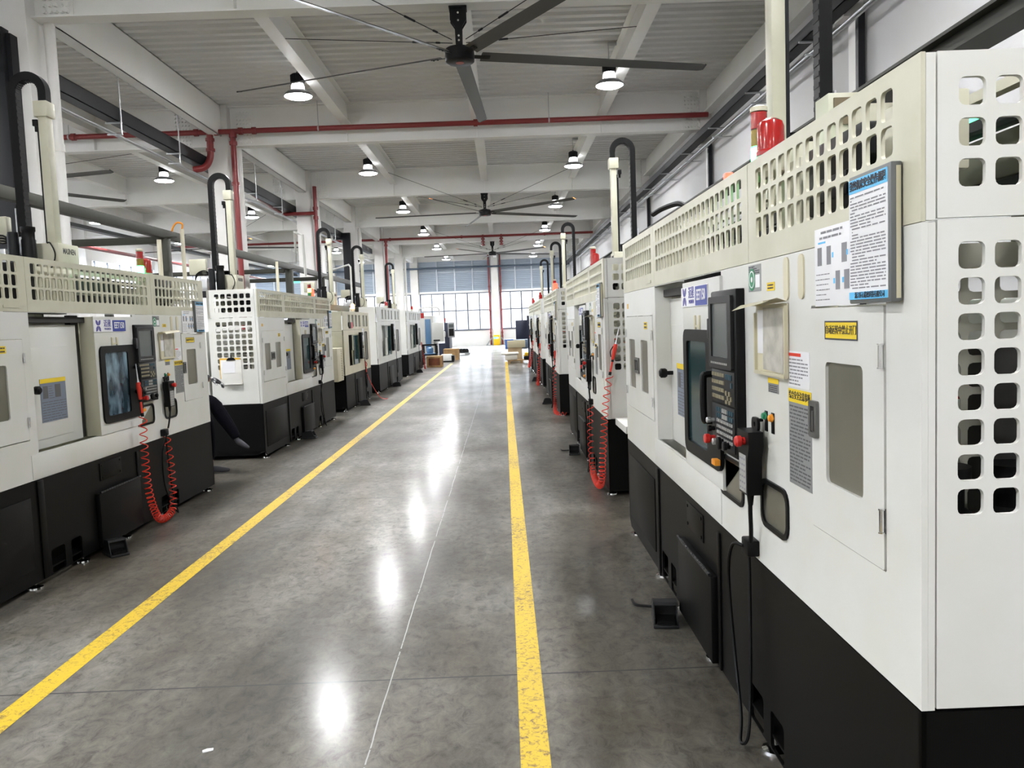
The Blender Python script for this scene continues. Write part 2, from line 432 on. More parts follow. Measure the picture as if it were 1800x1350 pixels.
def build_lathe():
    t = thing('cnc_lathe', 'x', 'machine')
    base_part(t)
    # details on the black plinth
    b = B(); b.box(-.006, 3.24, .14, .0, 4.24, .60, .003); b.obj('access_panel', M_black, t)
    b = B(); b.box(-.006, 2.0, .535, 0, 2.34, .665, .002)
    for u in (2.03, 2.31):
        for z in (.555, .645): b.cyl((-.010, u, z), (-.005, u, z), .008, n=10)
    b.obj('cover_plate', M_black, t)
    b = B(); b.box(-.035, 1.75, .06, -.0, 2.43, .455, .006); fl = b.obj('plinth_flap', M_black, t)
    b = B()
    for k in range(17): b.cyl((-.037, 1.76 + k * .039, .46), (-.037, 1.795 + k * .039, .46), .008, n=8)
    b.obj('piano_hinge', M_dark, fl)
    b = B(); b.box(-.010, 3.09, .05, 0, 3.16, .69, .003); b.obj('plinth_post', M_black, t)
    b = B(); b.box(-.010, 1.70, .05, 0, 1.735, .66, .003); b.obj('plinth_post', M_black, t)
    for u in (.10, 1.12, 1.95, 2.60, 3.20, 4.20):
        b = B(); b.lathe([(.05, 0), (.048, .012), (.022, .022), (.010, .026), (.010, .09)], Matrix.Translation((.035, u, 0)), 16); b.obj('levelling_foot', M_chrome, t)
    # white enclosure: front skin with openings for doors, recess and small windows
    op = [rr(.165, .965, .635, 1.615, .004, 1), rr(.85, .862, 1.105, 1.01, .035), rr(1.345, .862, 1.655, 1.01, .03), rect(1.62, .868, 3.10, GB - .004), rr(3.185, .96, 4.235, 1.61, .004, 1)]
    b = B(); b.plate([rect(.0, SEAM, LEN, GB - .002)] + op, .014, FR(0))
    b.box(.0145, .0005, SEAM, .030, .012, GB - .003); b.box(.0145, LEN - .012, SEAM, .03, LEN - .0005, GB - .003); b.box(.009, .0005, GB + .002, .030, .012, TOP - .002); b.box(.009, LEN - .012, GB + .002, .03, LEN - .0005, TOP - .002)
    b.box(.014, .02, SEAM, .58, LEN - .02, SEAM + .012)
    b.box(-.004, 1.67, SEAM + .006, 0, 3.19, .864, .002)
    b.box(-.002, 3.19, 1.612, 0, 4.24, 1.618); 
    b.obj('enclosure', M_white, t)
    # rear skin and inner housing seen through the openings
    b = B(); b.box(.66, .03, SEAM - .002, 1.42, LEN - .03, 1.62, .01); b.obj('rear_body', M_white, t)
    b = B(); b.box(.235, 1.26, 1.965, .255, LEN - .05, 2.045); b.obj('cable_channel', M_tray, t)
    b = B(); b.box(.15, 1.66, SEAM + .02, .50, 3.08, 1.76, .004); b.obj('inner_housing', M_cream, t)
    for (u0, nm) in ((.25, 'a'), (4.08, 'b')):
        b = B(); b.plate([rect(.06, .90, .56, 1.75)] + [rr(.085 + .078 * i, .93 + .078 * j, .145 + .078 * i, .99 + .078 * j, .012, 2) for i in range(6) for j in range(10)], .003, EN(u0)); b.obj('inner_guard', mat('inner_guard_grey', (.34, .335, .28), .5), t)
    b = B()
    for w in (.14, .30):
        b.lathe([(.055, 0), (.06, .01), (.06, .13), (.045, .14), (.045, .20), (.06, .21), (.06, .24)], Matrix.Translation((w, .17, .98)), 18)
    b.obj('drive_motor', M_blackp, t)
    b = B(); b.box(.28, .22, .98, .40, .36, 1.5, .01); b.obj('cable_trunking', M_darkin, t)
    # perforated end plates
    for y, nm in ((.012, 0), (LEN, 1)):
        b = B(); b.plate([rect(.034, SEAM + .004, .62, GB + .002)] + [rr(.079 + .0785 * i, 1.141 + .0767 * j, .137 + .0785 * i, 1.199 + .0767 * j, .014, 3) for i in range(6) for j in range(8)], .012, EN(y)); b.obj('end_panel', M_white, t)
        b = B(); b.plate([rect(.034, GB + .006, .62, TOP)] + [rr(.079 + .0785 * i, 1.852 + .085 * j, .137 + .0785 * i, 1.911 + .085 * j, .014, 3) for i in range(6) for j in range(3)], .012, EN(y)); b.obj('end_guard', M_white, t)
    # perforated guard along the top front
    for u0, u1, n, s0 in ((.0, 1.229, 13, .125), (1.233, 3.098, 22, 1.31), (3.102, LEN, 13, 3.19)):
        b = B(); b.plate([rect(u0, GB, u1, TOP)] + holes(s0, n, .0795, .059, 1.862, 3, .0835, .069, .012), .010, FR(-.002))
        if u0 > 3: b.plate([rr(3.20, 1.805, 3.36, 1.822, .004, 1)], .004, FR(-.005))
        b.obj('top_guard', M_cream, t)
    b = B(); b.box(.30, .01, TOP - .03, .33, LEN - .01, TOP - .004); b.box(.59, .01, GB, .62, .04, TOP); b.box(.59, LEN - .04, GB, .62, LEN, TOP); b.box(.59, .01, 1.70, .62, LEN - .01, 1.74); b.obj('guard_frame', M_cream, t)
    # recess to the left of the sliding door
    b = B(); b.box(.086, 2.365, .868, .096, 3.10, 1.70, .002); b.box(.081, 2.50, .93, .086, 3.03, 1.55, .002)
    b.prism([(.006, 3.10), (.096, 3.085), (.096, 3.10)], .868, GB - .01); b.obj('recess_cover', M_white, t)
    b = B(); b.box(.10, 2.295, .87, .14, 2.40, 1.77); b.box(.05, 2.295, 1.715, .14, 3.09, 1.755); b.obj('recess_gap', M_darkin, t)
    b = B(); b.box(.078, 2.57, 1.04, .081, 2.89, 1.335); o = b.obj('diagram_label', mat('blue_grey_label', (.17, .20, .26), .45), t)
    b = B(); b.box(.0765, 2.57, 1.305, .078, 2.89, 1.335); b.obj('label_header', M_yel, o)
    b = B(); lines(b, .0775, 2.88, 2.58, 1.175, 1.05, 8, .004, 3); b.box(.077, 2.80, 1.20, .078, 2.86, 1.285); b.box(.077, 2.64, 1.20, .078, 2.71, 1.29); lines(b, .0775, 2.79, 2.72, 1.28, 1.20, 6, .004, 4); b.obj('printed_lines', M_inkm, o)
    b = B(); b.cyl((.086, 3.02, 1.27), (.04, 3.02, 1.27), .012); b.lathe([(.022, 0), (.028, .01), (.028, .035), (.016, .045)], Matrix.Translation((.045, 3.02, 1.27)) @ Matrix.Rotation(-PI / 2, 4, 'Y'), 16); b.obj('knob', M_blackp, t)
    # sliding door
    b = B(); b.plate([rect(1.60, .868, 2.29, GB - .024), rr(1.80, 1.0, 2.175, 1.482, .03)], .012, FR(-.012))
    b.box(0, 1.60, .868, .10, 1.612, GB - .024); dr = b.obj('sliding_door', M_white, t)
    b = B(); b.box(-.011, 2.272, .868, .095, 2.291, GB - .025, .002); b.obj('door_edge', M_cream, dr)
    b = B(); b.plate([rr(1.58, .945, 2.245, 1.535, .05), rr(1.80, 1.0, 2.175, 1.482, .02)], .016, FR(-.026)); b.obj('window_frame', M_blackp, dr)
    b = B(); b.box(-.016, 1.79, .99, -.012, 2.185, 1.49); b.obj('window_pane', M_teal, dr)
    b = B(); P = [(-.02, 1.70, 1.15), (-.050, 1.70, 1.152), (-.062, 1.70, 1.17), (-.062, 1.70, 1.33), (-.050, 1.70, 1.348), (-.02, 1.70, 1.35)]; b.tube(catmull(P, 6), .0145, 10); b.obj('handle', M_blackp, dr)
    b = B()
    for du in (.055, .135): b.box(-.020, 2.02 - du - .012 + .06, 1.536, -.012, 2.02 - du + .012 + .06, 1.60, .002)
    b.box(-.018, 1.94, 1.545, -.012, 2.03, 1.556); b.obj('bracket', M_clear, dr)
    b = B(); b.plate([rr(1.785, 1.642, 2.30, 1.735, .006)], .004, FR(-.017)); pl = b.obj('name_plate', M_wtext, t)
    b = B(); b.plate([rr(1.788, 1.645, 2.005, 1.732, .004)], .0012, FR(-.0182)); b.obj('blue_field', M_blue, pl)
    b = B(); b.text('EET150', .068, TX(-.0192, 1.897, 1.690), sx=.80, bold=.0015); b.obj('lettering', M_wtext, pl)
    b = B(); b.plate(logo_loops(2.228, 1.689, .046), .0012, FR(-.0182)); b.obj('logo', M_logo, pl)
    b = B(); b.text('迈星', .058, TX(-.0178, 2.085, 1.704), sx=1.0, bold=.001); b.obj('lettering', M_logo, pl)
    b = B(); b.text('MASINEN', .026, TX(-.0178, 2.085, 1.664), sx=.95); b.obj('lettering', M_logo, pl)
    # control panel
    b = B(); b.box(-.035, 1.295, 1.047, .03, 1.66, 1.695, .008); cp = b.obj('control_panel', M_blackp, t)
    b = B(); b.plate([rr(1.325, 1.385, 1.655, 1.672, .01), rr(1.375, 1.43, 1.62, 1.645, .004)], .012, FR(-.047)); b.box(-.047, 1.655, 1.50, -.02, 1.685, 1.585, .004); b.obj('screen_bezel', M_dark, cp)
    b = B(); b.box(-.040, 1.37, 1.425, -.036, 1.625, 1.65); b.obj('screen', M_screen, cp)
    b = B()
    for k in range(10): b.box(-.049, 1.62 - .025 * k - .014, 1.402, -.047, 1.62 - .025 * k, 1.410)
    b.obj('soft_keys', M_keyw, cp)
    b = B(); b.box(-.038, 1.315, 1.245, -.035, 1.645, 1.378, .001); b.box(-.040, 1.315, 1.066, -.035, 1.645, 1.238, .001); b.obj('key_plate', M_dark, cp)
    b = B(); key_rows(b, -.038, 1.635, 1.366, 8, 4, .023, .030, .015, .015); b.obj('letter_keys', M_keyc, cp)
    b = B(); key_rows(b, -.038, 1.435, 1.366, 4, 1, .023, .03, .017, .02); key_rows(b, -.038, 1.36, 1.336, 1, 1, .023, .03, .017, .02); b.obj('shift_keys', M_keyb, cp)
    b = B(); key_rows(b, -.038, 1.435, 1.30, 2, 1, .046, .03, .017, .018); key_rows(b, -.038, 1.412, 1.282, 2, 1, .046, .03, .017, .018); key_rows(b, -.038, 1.435, 1.264, 2, 1, .046, .03, .017, .014); b.obj('arrow_keys', M_keyc, cp)
    b = B(); key_rows(b, -.040, 1.565, 1.226, 3, 2, .026, .024, .017, .017); key_rows(b, -.040, 1.40, 1.226, 3, 2, .026, .024, .017, .017); b.obj('mode_keys', M_keyb, cp)
    b = B(); key_rows(b, -.040, 1.485, 1.226, 3, 2, .026, .024, .017, .017); key_rows(b, -.040, 1.565, 1.178, 9, 4, .0262, .0235, .014, .012); b.obj('function_keys', M_keyw, cp)
    def knob(u, z, r, d, m, nm, x=-.038):
        k = B(); k.lathe([(r * .7, 0), (r * .7, d * .45), (r, d * .55), (r, d * .92), (r * .8, d)], Matrix.Translation((x, u, z)) @ Matrix.Rotation(-PI / 2, 4, 'Y'), 18); return k.obj(nm, m, cp)
    knob(1.615, 1.088, .020, .045, M_red, 'emergency_stop'); knob(1.545, 1.085, .014, .03, M_alu, 'key_switch'); knob(1.47, 1.088, .026, .03, M_blackp, 'feed_dial'); knob(1.385, 1.09, .018, .03, M_blackp, 'spindle_dial'); knob(1.615, 1.165, .012, .035, M_alu, 'selector_switch'); knob(1.615, 1.13, .013, .03, M_blackp, 'selector_switch')
    # small windows under the panel
    for (u0, u1, r, nm) in ((1.345, 1.655, .03, 'a'), (.85, 1.105, .04, 'b')):
        b = B(); b.plate([rr(u0 - .012, .85, u1 + .012, 1.022, r + .01), rr(u0 + .004, .866, u1 - .004, 1.006, r)], .008, FR(-.008)); iw = b.obj('inspection_window', M_blackp, t)
        b = B(); b.box(.002, u0 - .005, .858, .006, u1 + .005, 1.014); b.obj('window_pane', M_pane, iw)
        if nm == 'a':
            b = B(); b.box(-.05, 1.585, .975, -.012, 1.64, 1.0, .004); b.cyl((-.012, 1.61, .988), (-.002, 1.61, .988), .01); b.obj('key_tag', M_orange, iw)
    # cabinet door on the right with one window
    def cabinet_door(u0, u1, panes, stick, hand, hinges):
        b = B(); b.plate([rr(u0 + .003, .968, u1 - .003, 1.607, .006, 2)] + [rr(a, .0 + z0, c, z1, .018) for a, z0, c, z1 in panes], .012, FR(-.003)); d = b.obj('cabinet_door', M_white, t)
        for a, z0, c, z1 in panes:
            b = B(); b.box(.006, a - .01, z0 - .01, .009, c + .01, z1 + .01); b.obj('window_pane', M_pane, d)
        hu0, hz0, hu1, hz1 = hand
        b = B(); b.plate([rr(hu0, hz0, hu1, hz1, .008), rr(hu0 + .014, hz0 + .016, hu1 - .014, hz1 - .016, .004)], .010, FR(-.013)); b.box(-.007, hu0 + .01, hz0 + .01, -.004, hu1 - .01, hz1 - .01); b.box(-.013, (hu0 + hu1) / 2 - .006, hz0 + .02, -.008, (hu0 + hu1) / 2 + .006, hz1 - .03); b.obj('latch', mat('latch_steel', (.16, .16, .155), .35, metal=.6), d)
        b = B(); b.box(-.0085, hu0 + .016, hz0 + .018, -.0072, hu1 - .016, hz1 - .018); b.obj('latch_recess', M_darkin, d)
        su0, sz0, su1, sz1 = stick
        b = B(); b.box(-.0045, su0, sz0, -.003, su1, sz1); w = b.obj('warning_label', M_yel, d)
        if (su1 - su0) > .15:
            b = B(); b.plate([rect(su0 - .003, sz0 - .003, su1 + .003, sz1 + .003), rect(su0 + .001, sz0 + .001, su1 - .001, sz1 - .001)], .001, FR(-.005)); b.text('自动运转中禁止开门', .026, TX(-.0052, (su0 + su1) / 2, (sz0 + sz1) / 2), sx=.86)
            b.obj('label_lettering', M_ink, d)
        else:
            b = B(); lines(b, -.0052, su1 - .008, su0 + .008, sz1 - .012, sz0 + .012, 2, .009, 5, 0); b.obj('label_lettering', M_ink, d)
        for hu, hz in hinges:
            b = B(); b.cyl((-.008, hu, hz - .026), (-.008, hu, hz + .026), .007, n=10); b.cyl((-.008, hu, hz - .030), (-.008, hu, hz - .027), .009, n=10); b.cyl((-.008, hu, hz + .027), (-.008, hu, hz + .030), .009, n=10); b.obj('hinge', M_chrome, d)
        return d
    cabinet_door(.168, .632, [(.285, 1.117, .525, 1.457)], (.315, 1.523, .52, 1.568), (.573, 1.232, .632, 1.34), [(.176, 1.487), (.172, 1.09)])
    cabinet_door(3.188, 4.232, [(3.865, 1.11, 4.115, 1.45), (3.375, 1.115, 3.625, 1.452)], (3.37, 1.525, 3.48, 1.57), (3.69, 1.225, 3.85, 1.33), [(4.225, 1.49), (4.22, 1.08), (3.194, 1.49), (3.194, 1.08)])
    # labels on the front skin
    b = B(); b.box(-.0015, .635, 1.058, 0, .828, 1.358); g = b.obj('safety_label', M_greyl, t)
    b = B(); b.box(-.0025, .635, 1.318, -.0015, .828, 1.36); b.obj('label_header', M_yel, g)
    b = B(); b.text('综合安全注意事项', .028, TX(-.0032, .7315, 1.339), sx=.80); b.obj('lettering', M_ink, g)
    b = B(); lines(b, -.0022, .82, .645, 1.305, 1.072, 21, .0050, 11); b.obj('printed_lines', M_inkm, g)
    b = B(); b.box(-.0015, .65, 1.366, 0, .83, 1.478); g = b.obj('instruction_sheet', M_paper, t)
    b = B(); b.box(-.0025, .72, 1.462, -.0015, .822, 1.472); b.obj('sheet_header', M_redhose, g)
    b = B(); lines(b, -.0022, .82, .66, 1.452, 1.376, 8, .0042, 12); b.obj('printed_lines', M_inkg, g)
    b = B(); b.box(-.0015, 1.095, 1.677, 0, 1.237, 1.771); g = b.obj('rating_plate', M_greyl, t)
    b = B(); b.plate([circ(1.195, 1.72, .040)], .001, FR(-.0026)); b.obj('green_roundel', M_green, g)
    b = B(); b.plate([circ(1.195, 1.72, .031), circ(1.195, 1.72, .027)], .0008, FR(-.0034)); b.plate([circ(1.195, 1.72, .010)], .0008, FR(-.0034)); b.box(-.0024, 1.105, 1.69, -.0015, 1.155, 1.735); b.obj('roundel_marks', M_wtext, g)
    b = B(); lines(b, -.0024, 1.23, 1.105, 1.764, 1.742, 4, .004, 13); b.obj('printed_lines', M_ink, g)
    b = B(); b.box(-.0015, .953, 1.673, 0, 1.03, 1.701); b.obj('caution_label', M_yel, t)
    b = B(); lines(b, -.0022, 1.02, .963, 1.692, 1.682, 2, .005, 15, 0); b.obj('caution_lines', M_ink, t)
    b = B(); b.box(-.0015, .925, 1.33, 0, 1.03, 1.378); g = b.obj('notice_label', M_greyl, t)
    b = B(); b.box(-.0025, .925, 1.362, -.0015, 1.03, 1.38); b.obj('label_header', M_yel, g)
    b = B(); lines(b, -.0022, 1.022, .935, 1.354, 1.334, 4, .003, 16); b.obj('printed_lines', M_ink, g)
    b = B(); b.box(-.0015, 4.13, 1.665, 0, 4.19, 1.70); b.obj('caution_label', M_amber, t)
    # document pocket with soiled papers, its flap lifted
    b = B(); b.plate([rr(.82, 1.388, 1.14, 1.628, .008)], .003, FR(-.006)); b.box(-.016, .82, 1.388, -.006, .83, 1.62); b.box(-.016, 1.13, 1.388, -.006, 1.14, 1.60); b.box(-.016, .82, 1.388, -.006, 1.14, 1.40); pk = b.obj('document_pocket', M_clear, t)
    b = B(); b.box(-.011, .85, 1.405, -.008, 1.05, 1.615, m=Matrix.Translation((0, .95, 1.5)) @ Matrix.Rotation(.02, 4, 'X') @ Matrix.Translation((0, -.95, -1.5))); b.obj('soiled_sheet', M_paperd, pk)
    b = B(); b.box(-.008, .96, 1.46, -.0065, 1.12, 1.61); b.obj('paper_sheet', M_paper, pk)
    b = B(); pts = [(-.006, 1.628), (-.035, 1.638), (-.06, 1.633), (-.085, 1.622)]
    for (x0, z0), (x1, z1) in zip(pts, pts[1:]): b.quad((x0, .82, z0 + .006), (x0, 1.14, z0 - .004), (x1, 1.17, z1 - .012), (x1, .83, z1 + .008))
    b.obj('pocket_flap', M_clear, pk)
    for u, a in ((.835, 1), (.705, 1)):
        b = B(); b.plate([rr(u - .022, 1.637, u + .022, 1.772, .02)], .005, FR(-.005)); b.obj('slot_cover', M_clear, t)
    # push buttons with black tags
    for u, m, nm in ((1.055, M_green, 'g'), (.985, M_orange, 'o')):
        b = B(); b.box(-.004, u - .014, 1.19, 0, u + .014, 1.262, .002); b.plate([rr(u - .006, 1.196, u + .006, 1.222, .004)], .002, FR(-.005)); tg = b.obj('push_button', M_blackp, t)
        b = B(); b.lathe([(.014, 0), (.014, .006), (.011, .007), (.011, .013), (.008, .015)], Matrix.Translation((-.003, u, 1.244)) @ Matrix.Rotation(-PI / 2, 4, 'Y'), 16); b.obj('button_cap', m, tg)
    # junction box at the seam with its cable down to the floor
    b = B(); b.box(-.045, 1.155, .715, 0, 1.235, .775, .006); jb = b.obj('junction_box', M_blackp, t)
    b = B(); b.tube(catmull([(-.045, 1.21, .745), (-.07, 1.27, .73), (-.06, 1.36, .58), (-.05, 1.33, .30), (-.06, 1.22, .10), (-.08, 1.16, .02), (-.06, 1.13, .06), (-.04, 1.16, .25), (-.03, 1.185, .6), (-.03, 1.19, .715)], 10), .0065, 6); b.obj('cable', M_blackp, jb)
    # signal lamps behind the guard
    b = B(); b.cyl((.055, 1.27, 1.9), (.055, 1.27, 2.09), .012); b.lathe([(.030, 2.07), (.030, 2.139)], Matrix.Translation((.055, 1.27, 0)), 20); st = b.obj('stack_light', M_beige, t)
    for k, (m, nm) in enumerate(((M_gl_off, 'green_lens'), (M_yl_off, 'amber_lens'), (M_rd_off, 'red_lens'))):
        z = 2.141 + k * .062; b = B(); b.lathe([(.029, z), (.029, z + .058)], Matrix.Translation((.055, 1.27, 0)), 20); b.obj(nm, m, st)
    b = B(); b.lathe([(.031, 2.327), (.031, 2.342), (.02, 2.348)], Matrix.Translation((.055, 1.27, 0)), 20); b.obj('stack_cap', M_beige, st)
    b = B(); b.cyl((.058, 1.15, 1.95), (.058, 1.15, 2.09), .014); b.lathe([(.030, 2.07), (.048, 2.09), (.050, 2.145)], Matrix.Translation((.058, 1.15, 0)), 24); bc = b.obj('beacon', M_cream, t)
    b = B(); b.lathe([(.050, 2.147), (.051, 2.16), (.047, 2.165), (.046, 2.245), (.040, 2.262), (.024, 2.272), (.006, 2.275)], Matrix.Translation((.058, 1.15, 0)), 24); b.obj('beacon_dome', M_rd_off, bc)
    # gantry beam over the machine
    b = B(); b.box(.42, .03, 1.93, .52, LEN - .03, 2.05, .004); b.obj('gantry_beam', M_olive, t)
    b = B(); b.box(.405, .03, 2.06, .44, LEN - .03, 2.10); b.obj('gantry_rail', M_tray, t)
    b = B(); b.box(.405, .03, 1.885, .44, LEN - .03, 1.922); b.obj('gantry_rail', M_tray, t)
    for u in (.35, 2.2, 3.98):
        b = B(); b.box(.44, u - .05, 1.70, .52, u + .05, 1.93); b.obj('gantry_post', M_olive, t)
    # transfer units seen through the guard holes
    b = B(); b.box(.10, .52, 1.90, .20, .92, 2.115, .01); b.cyl((.15, .60, 1.80), (.15, .60, 1.92), .04); b.box(.09, .60, 1.93, .11, .86, 2.0, .005); b.obj('transfer_arm', M_blackp, t)
    b = B(); b.box(.12, .24, 1.93, .24, .46, 2.12, .006); b.obj('transfer_cover', M_cream, t)
    b = B(); b.box(.10, .98, 1.84, .13, 1.22, 2.11, .004); b.obj('transfer_cover', M_cream, t)
    b = B(); b.box(.10, 2.30, 1.86, .12, 2.78, 2.10, .004); b.obj('transfer_cover', M_cream, t)
    b = B(); b.box(.03, 2.90, 1.85, .26, 3.05, 2.11, .01); b.obj('transfer_arm', M_blackp, t)
    b = B(); b.box(.06, 4.02, 1.84, .34, 4.25, 2.10, .01); b.obj('transfer_drive', M_blackp, t)
    b = B(); b.box(.14, 1.40, 1.80, .24, 2.10, 1.93, .01); b.box(.14, 2.35, 1.78, .22, 2.95, 1.91, .01); b.obj('turret_housing', M_tray, t)
    b = B(); b.tube(catmull([(.10, .40, 1.42), (.25, .38, 1.37), (.40, .36, 1.34), (.56, .38, 1.32)], 8), .006, 6); b.obj('red_hose', M_redhose, t)
    return t

# ------------------------------------------------------------------ older lathe with slotted top windows (front faces local -x)
def build_slot_lathe(L, top, white, sill=.70, label='x'):
    t = thing('slot_window_lathe', label, 'machine')
    base_part(t, L)
    b = B(); b.box(-.012, L * .42, .08, 0, L * .62, .56, .004); b.obj('plinth_flap', M_black, t)
    for q in (.66, .24):
        b = B(); b.box(-.010, L * q, .05, 0, L * (q + .02), .68); b.obj('plinth_post', M_black, t)
    gl = top - .36; u0, u1 = L * .45, L * .84
    sl = [rr(L * (.06 + .13 * k) + (L * .05 if k > 1 else 0), gl + .06, L * (.06 + .13 * k) + L * .085 + (L * .05 if k > 1 else 0), top - .06, .012, 2) for k in range(6)]
    b = B(); b.plate([rect(0, sill, L, gl - .004), rr(u0, .86, u1, gl - .10, .01, 2), rr(L * .13, .92, L * .20, 1.50, .03, 3)], .014, FR(0)); b.box(0, 0, sill, .03, .012, top - .004); b.obj('enclosure', white, t)
    b = B(); b.plate([rect(0, gl, L, top)] + sl, .014, FR(0)); b.obj('top_guard', white, t)
    b = B(); b.box(.014, .02, gl + .04, .018, L - .02, top - .04); b.obj('slot_panes', M_pane, t)
    b = B(); b.box(.03, L - .02, sill, .60, L, gl - .02); b.box(.03, L - .02, gl - .016, .75, L, top); b.box(.03, 0, sill, .60, .02, top); b.box(.03, .02, top - .02, .75, L - .02, top - .004); b.obj('end_panel', M_cream if white is M_beige else white, t)
    b = B(); b.box(.16, u0 - .05, .80, .5, u1 + .05, gl); b.obj('inner_housing', M_darkin if white is M_beige else M_white, t)
    b = B(); b.box(.03, u1 - .14, .87, .12, u1 - .03, gl - .11); b.obj('door_edge', M_clear, t)
    b = B(); b.box(.05, u0, .86, .07, u0 + (u1 - u0) * .45, gl - .42); b.obj('splash_tray', white, t)
    b = B(); b.box(.02, u0 - .1, .86, .03, u0 + (u1 - u0) * (.42 if white is M_beige else .24), gl - .12); b.obj('door_glass', M_teal, t)
    b = B(); b.box(-.06, u0 - .22, .95, 0, u0 + .02, gl - .06, .01); cp = b.obj('control_panel', M_blackp, t)
    b = B(); b.box(-.066, u0 - .19, gl - .34, -.06, u0 - .01, gl - .12, .002); b.obj('screen', M_screen, cp)
    b = B(); key_rows(b, -.06, u0 - .02, gl - .40, 6, 6, .028, .035, .02, .022); b.obj('keypad', M_keyw, cp)
    b = B(); b.plate([rr(L * .115, .90, L * .215, 1.52, .045), rr(L * .13, .92, L * .20, 1.50, .03)], .01, FR(-.01)); w = b.obj('inspection_window', M_blackp, t)
    b = B(); b.box(.004, L * .12, .91, .008, L * .21, 1.51); b.obj('window_pane', M_pane, w)
    b = B(); b.box(-.004, L * .24, 1.30, 0, L * .32, gl + .02); b.obj('notice_sheet', M_paper, t)
    b = B(); b.tube(catmull([(-.006, L * .30, 1.25), (-.03, L * .31, .9), (-.05, L * .33, .45), (-.04, L * .28, .3), (-.03, L * .25, .5), (-.02, L * .25, .7)], 8), .008, 6); b.obj('cable', M_blackp, t)
    for k in range(4):
        b = B(); b.lathe([(.05, 0), (.048, .012), (.02, .022), (.01, .09)], Matrix.Translation((.06, .15 + k * (L - .3) / 3, 0)), 12); b.obj('levelling_foot', M_chrome, t)
    b = B(); b.cyl((.10, L * .45, top - .02), (.10, L * .45, top + .03), .02); b.lathe([(.04, top + .02), (.045, top + .07)], Matrix.Translation((.10, L * .45, 0)), 16); bc = b.obj('beacon', M_beige, t)
    b = B(); b.lathe([(.042, top + .072), (.042, top + .15), (.03, top + .175), (.005, top + .185)], Matrix.Translation((.10, L * .45, 0)), 16); b.obj('beacon_dome', M_rd_off, bc)
    return t

# ------------------------------------------------------------------ gantry loader (vertical arm, cable chain, carriage); origin on the gantry beam top at the arm
def build_loader():
    t = thing('gantry_loader', 'x', 'loader')
    b = B(); b.box(-.02, -.26, 2.09, .20, .045, 2.345, .006); cb = b.obj('carriage_box', M_cream, t)
    b = B(); b.text('MASINEN', .062, TX(-.0205, -.115, 2.285), sx=.72, bold=.001); b.obj('lettering', M_ink, cb)
    b = B(); b.box(-.005, -.045, 2.34, .06, .045, 3.36, .004); b.obj('arm', M_cream, t)
    b = B(); b.box(.062, -.03, 2.34, .082, -.005, 3.20); b.box(.062, .01, 2.34, .078, .03, 3.24); b.obj('guide_rail', M_tray, t)
    b = B(); b.box(-.022, -.06, 3.30, .085, .06, 3.42, .008); b.obj('arm_cap', M_cream, t)
    b = B(); b.box(.08, -.03, 3.24, .12, .02, 3.29, .004); b.cyl((.10, 0, 3.2), (.10, 0, 3.25), .012); b.obj('limit_switch', M_blackp, t)
    cx, r = .135, .115
    pts = [(cx - r, 0, 3.40)] + [(cx + r * math.cos(a), 0, 3.50 + r * math.sin(a)) for a in [PI - PI * k / 16 for k in range(17)]] + [(cx + r, 0, 3.50 - .05 * k) for k in range(1, 23)] + [(cx + r, 0, 2.36)]
    b = B(); b.strip(pts, .075, .060, (0, 1, 0))
    P = [Vector(p) for p in pts]
    for i in range(1, len(P) - 1):
        d = (P[i + 1] - P[i - 1]).normalized(); nn = d.cross(Vector((0, 1, 0)))
        b.beam(P[i] - nn * .029 + Vector((0, -.034, 0)), P[i] - nn * .029 + Vector((0, .034, 0)), .008, .020)
    b.obj('cable_chain', M_blackp, t)
    b = B(); b.box(.215, -.05, 2.26, .28, .04, 2.40, .004); b.box(.29, -.03, 2.28, .30, .03, 2.62); b.obj('chain_bracket', M_alu, t)
    b = B(); b.lathe([(.05, 2.12), (.052, 2.14), (.052, 2.36), (.046, 2.37), (.046, 2.42), (.052, 2.43), (.052, 2.46)], Matrix.Translation((.155, .13, 0)), 18); b.obj('motor', M_blackp, t)
    b = B(); b.lathe([(.04, 2.1), (.04, 2.40), (.035, 2.42)], Matrix.Translation((.25, .17, 0)), 16); b.box(.10, .06, 2.06, .42, .22, 2.14, .01); b.obj('gearbox', M_tray, t)
    b = B(); b.box(.32, .04, 2.14, .42, .16, 2.30, .005); b.box(.42, .05, 2.15, .52, .14, 2.24, .004); b.obj('terminal_box', M_alu, t)
    b = B(); b.box(.36, -.02, 2.36, .58, .05, 2.56, .01); b.obj('valve_cover', M_cream, t)
    b = B()
    for k in range(4): b.tube(catmull([(.26, .10 + .01 * k, 2.30 + .02 * k), (.34, .14, 2.40 - .02 * k), (.46, .12 - .02 * k, 2.36), (.50, .08, 2.24 + .015 * k)], 6), .008, 6)
    b.tube(catmull([(.06, .05, 2.345), (.03, .06, 2.34), (.0, .06, 2.25), (.04, .06, 2.15), (.10, .10, 2.12)], 8), .005, 6)
    b.obj('hoses', M_blackp, t)
    b = B(); b.box(.19, -.06, 1.75, .25, .01, 2.1, .004); b.box(.16, -.08, 1.66, .28, .04, 1.77, .01); b.obj('gripper', M_tray, t)
    return t

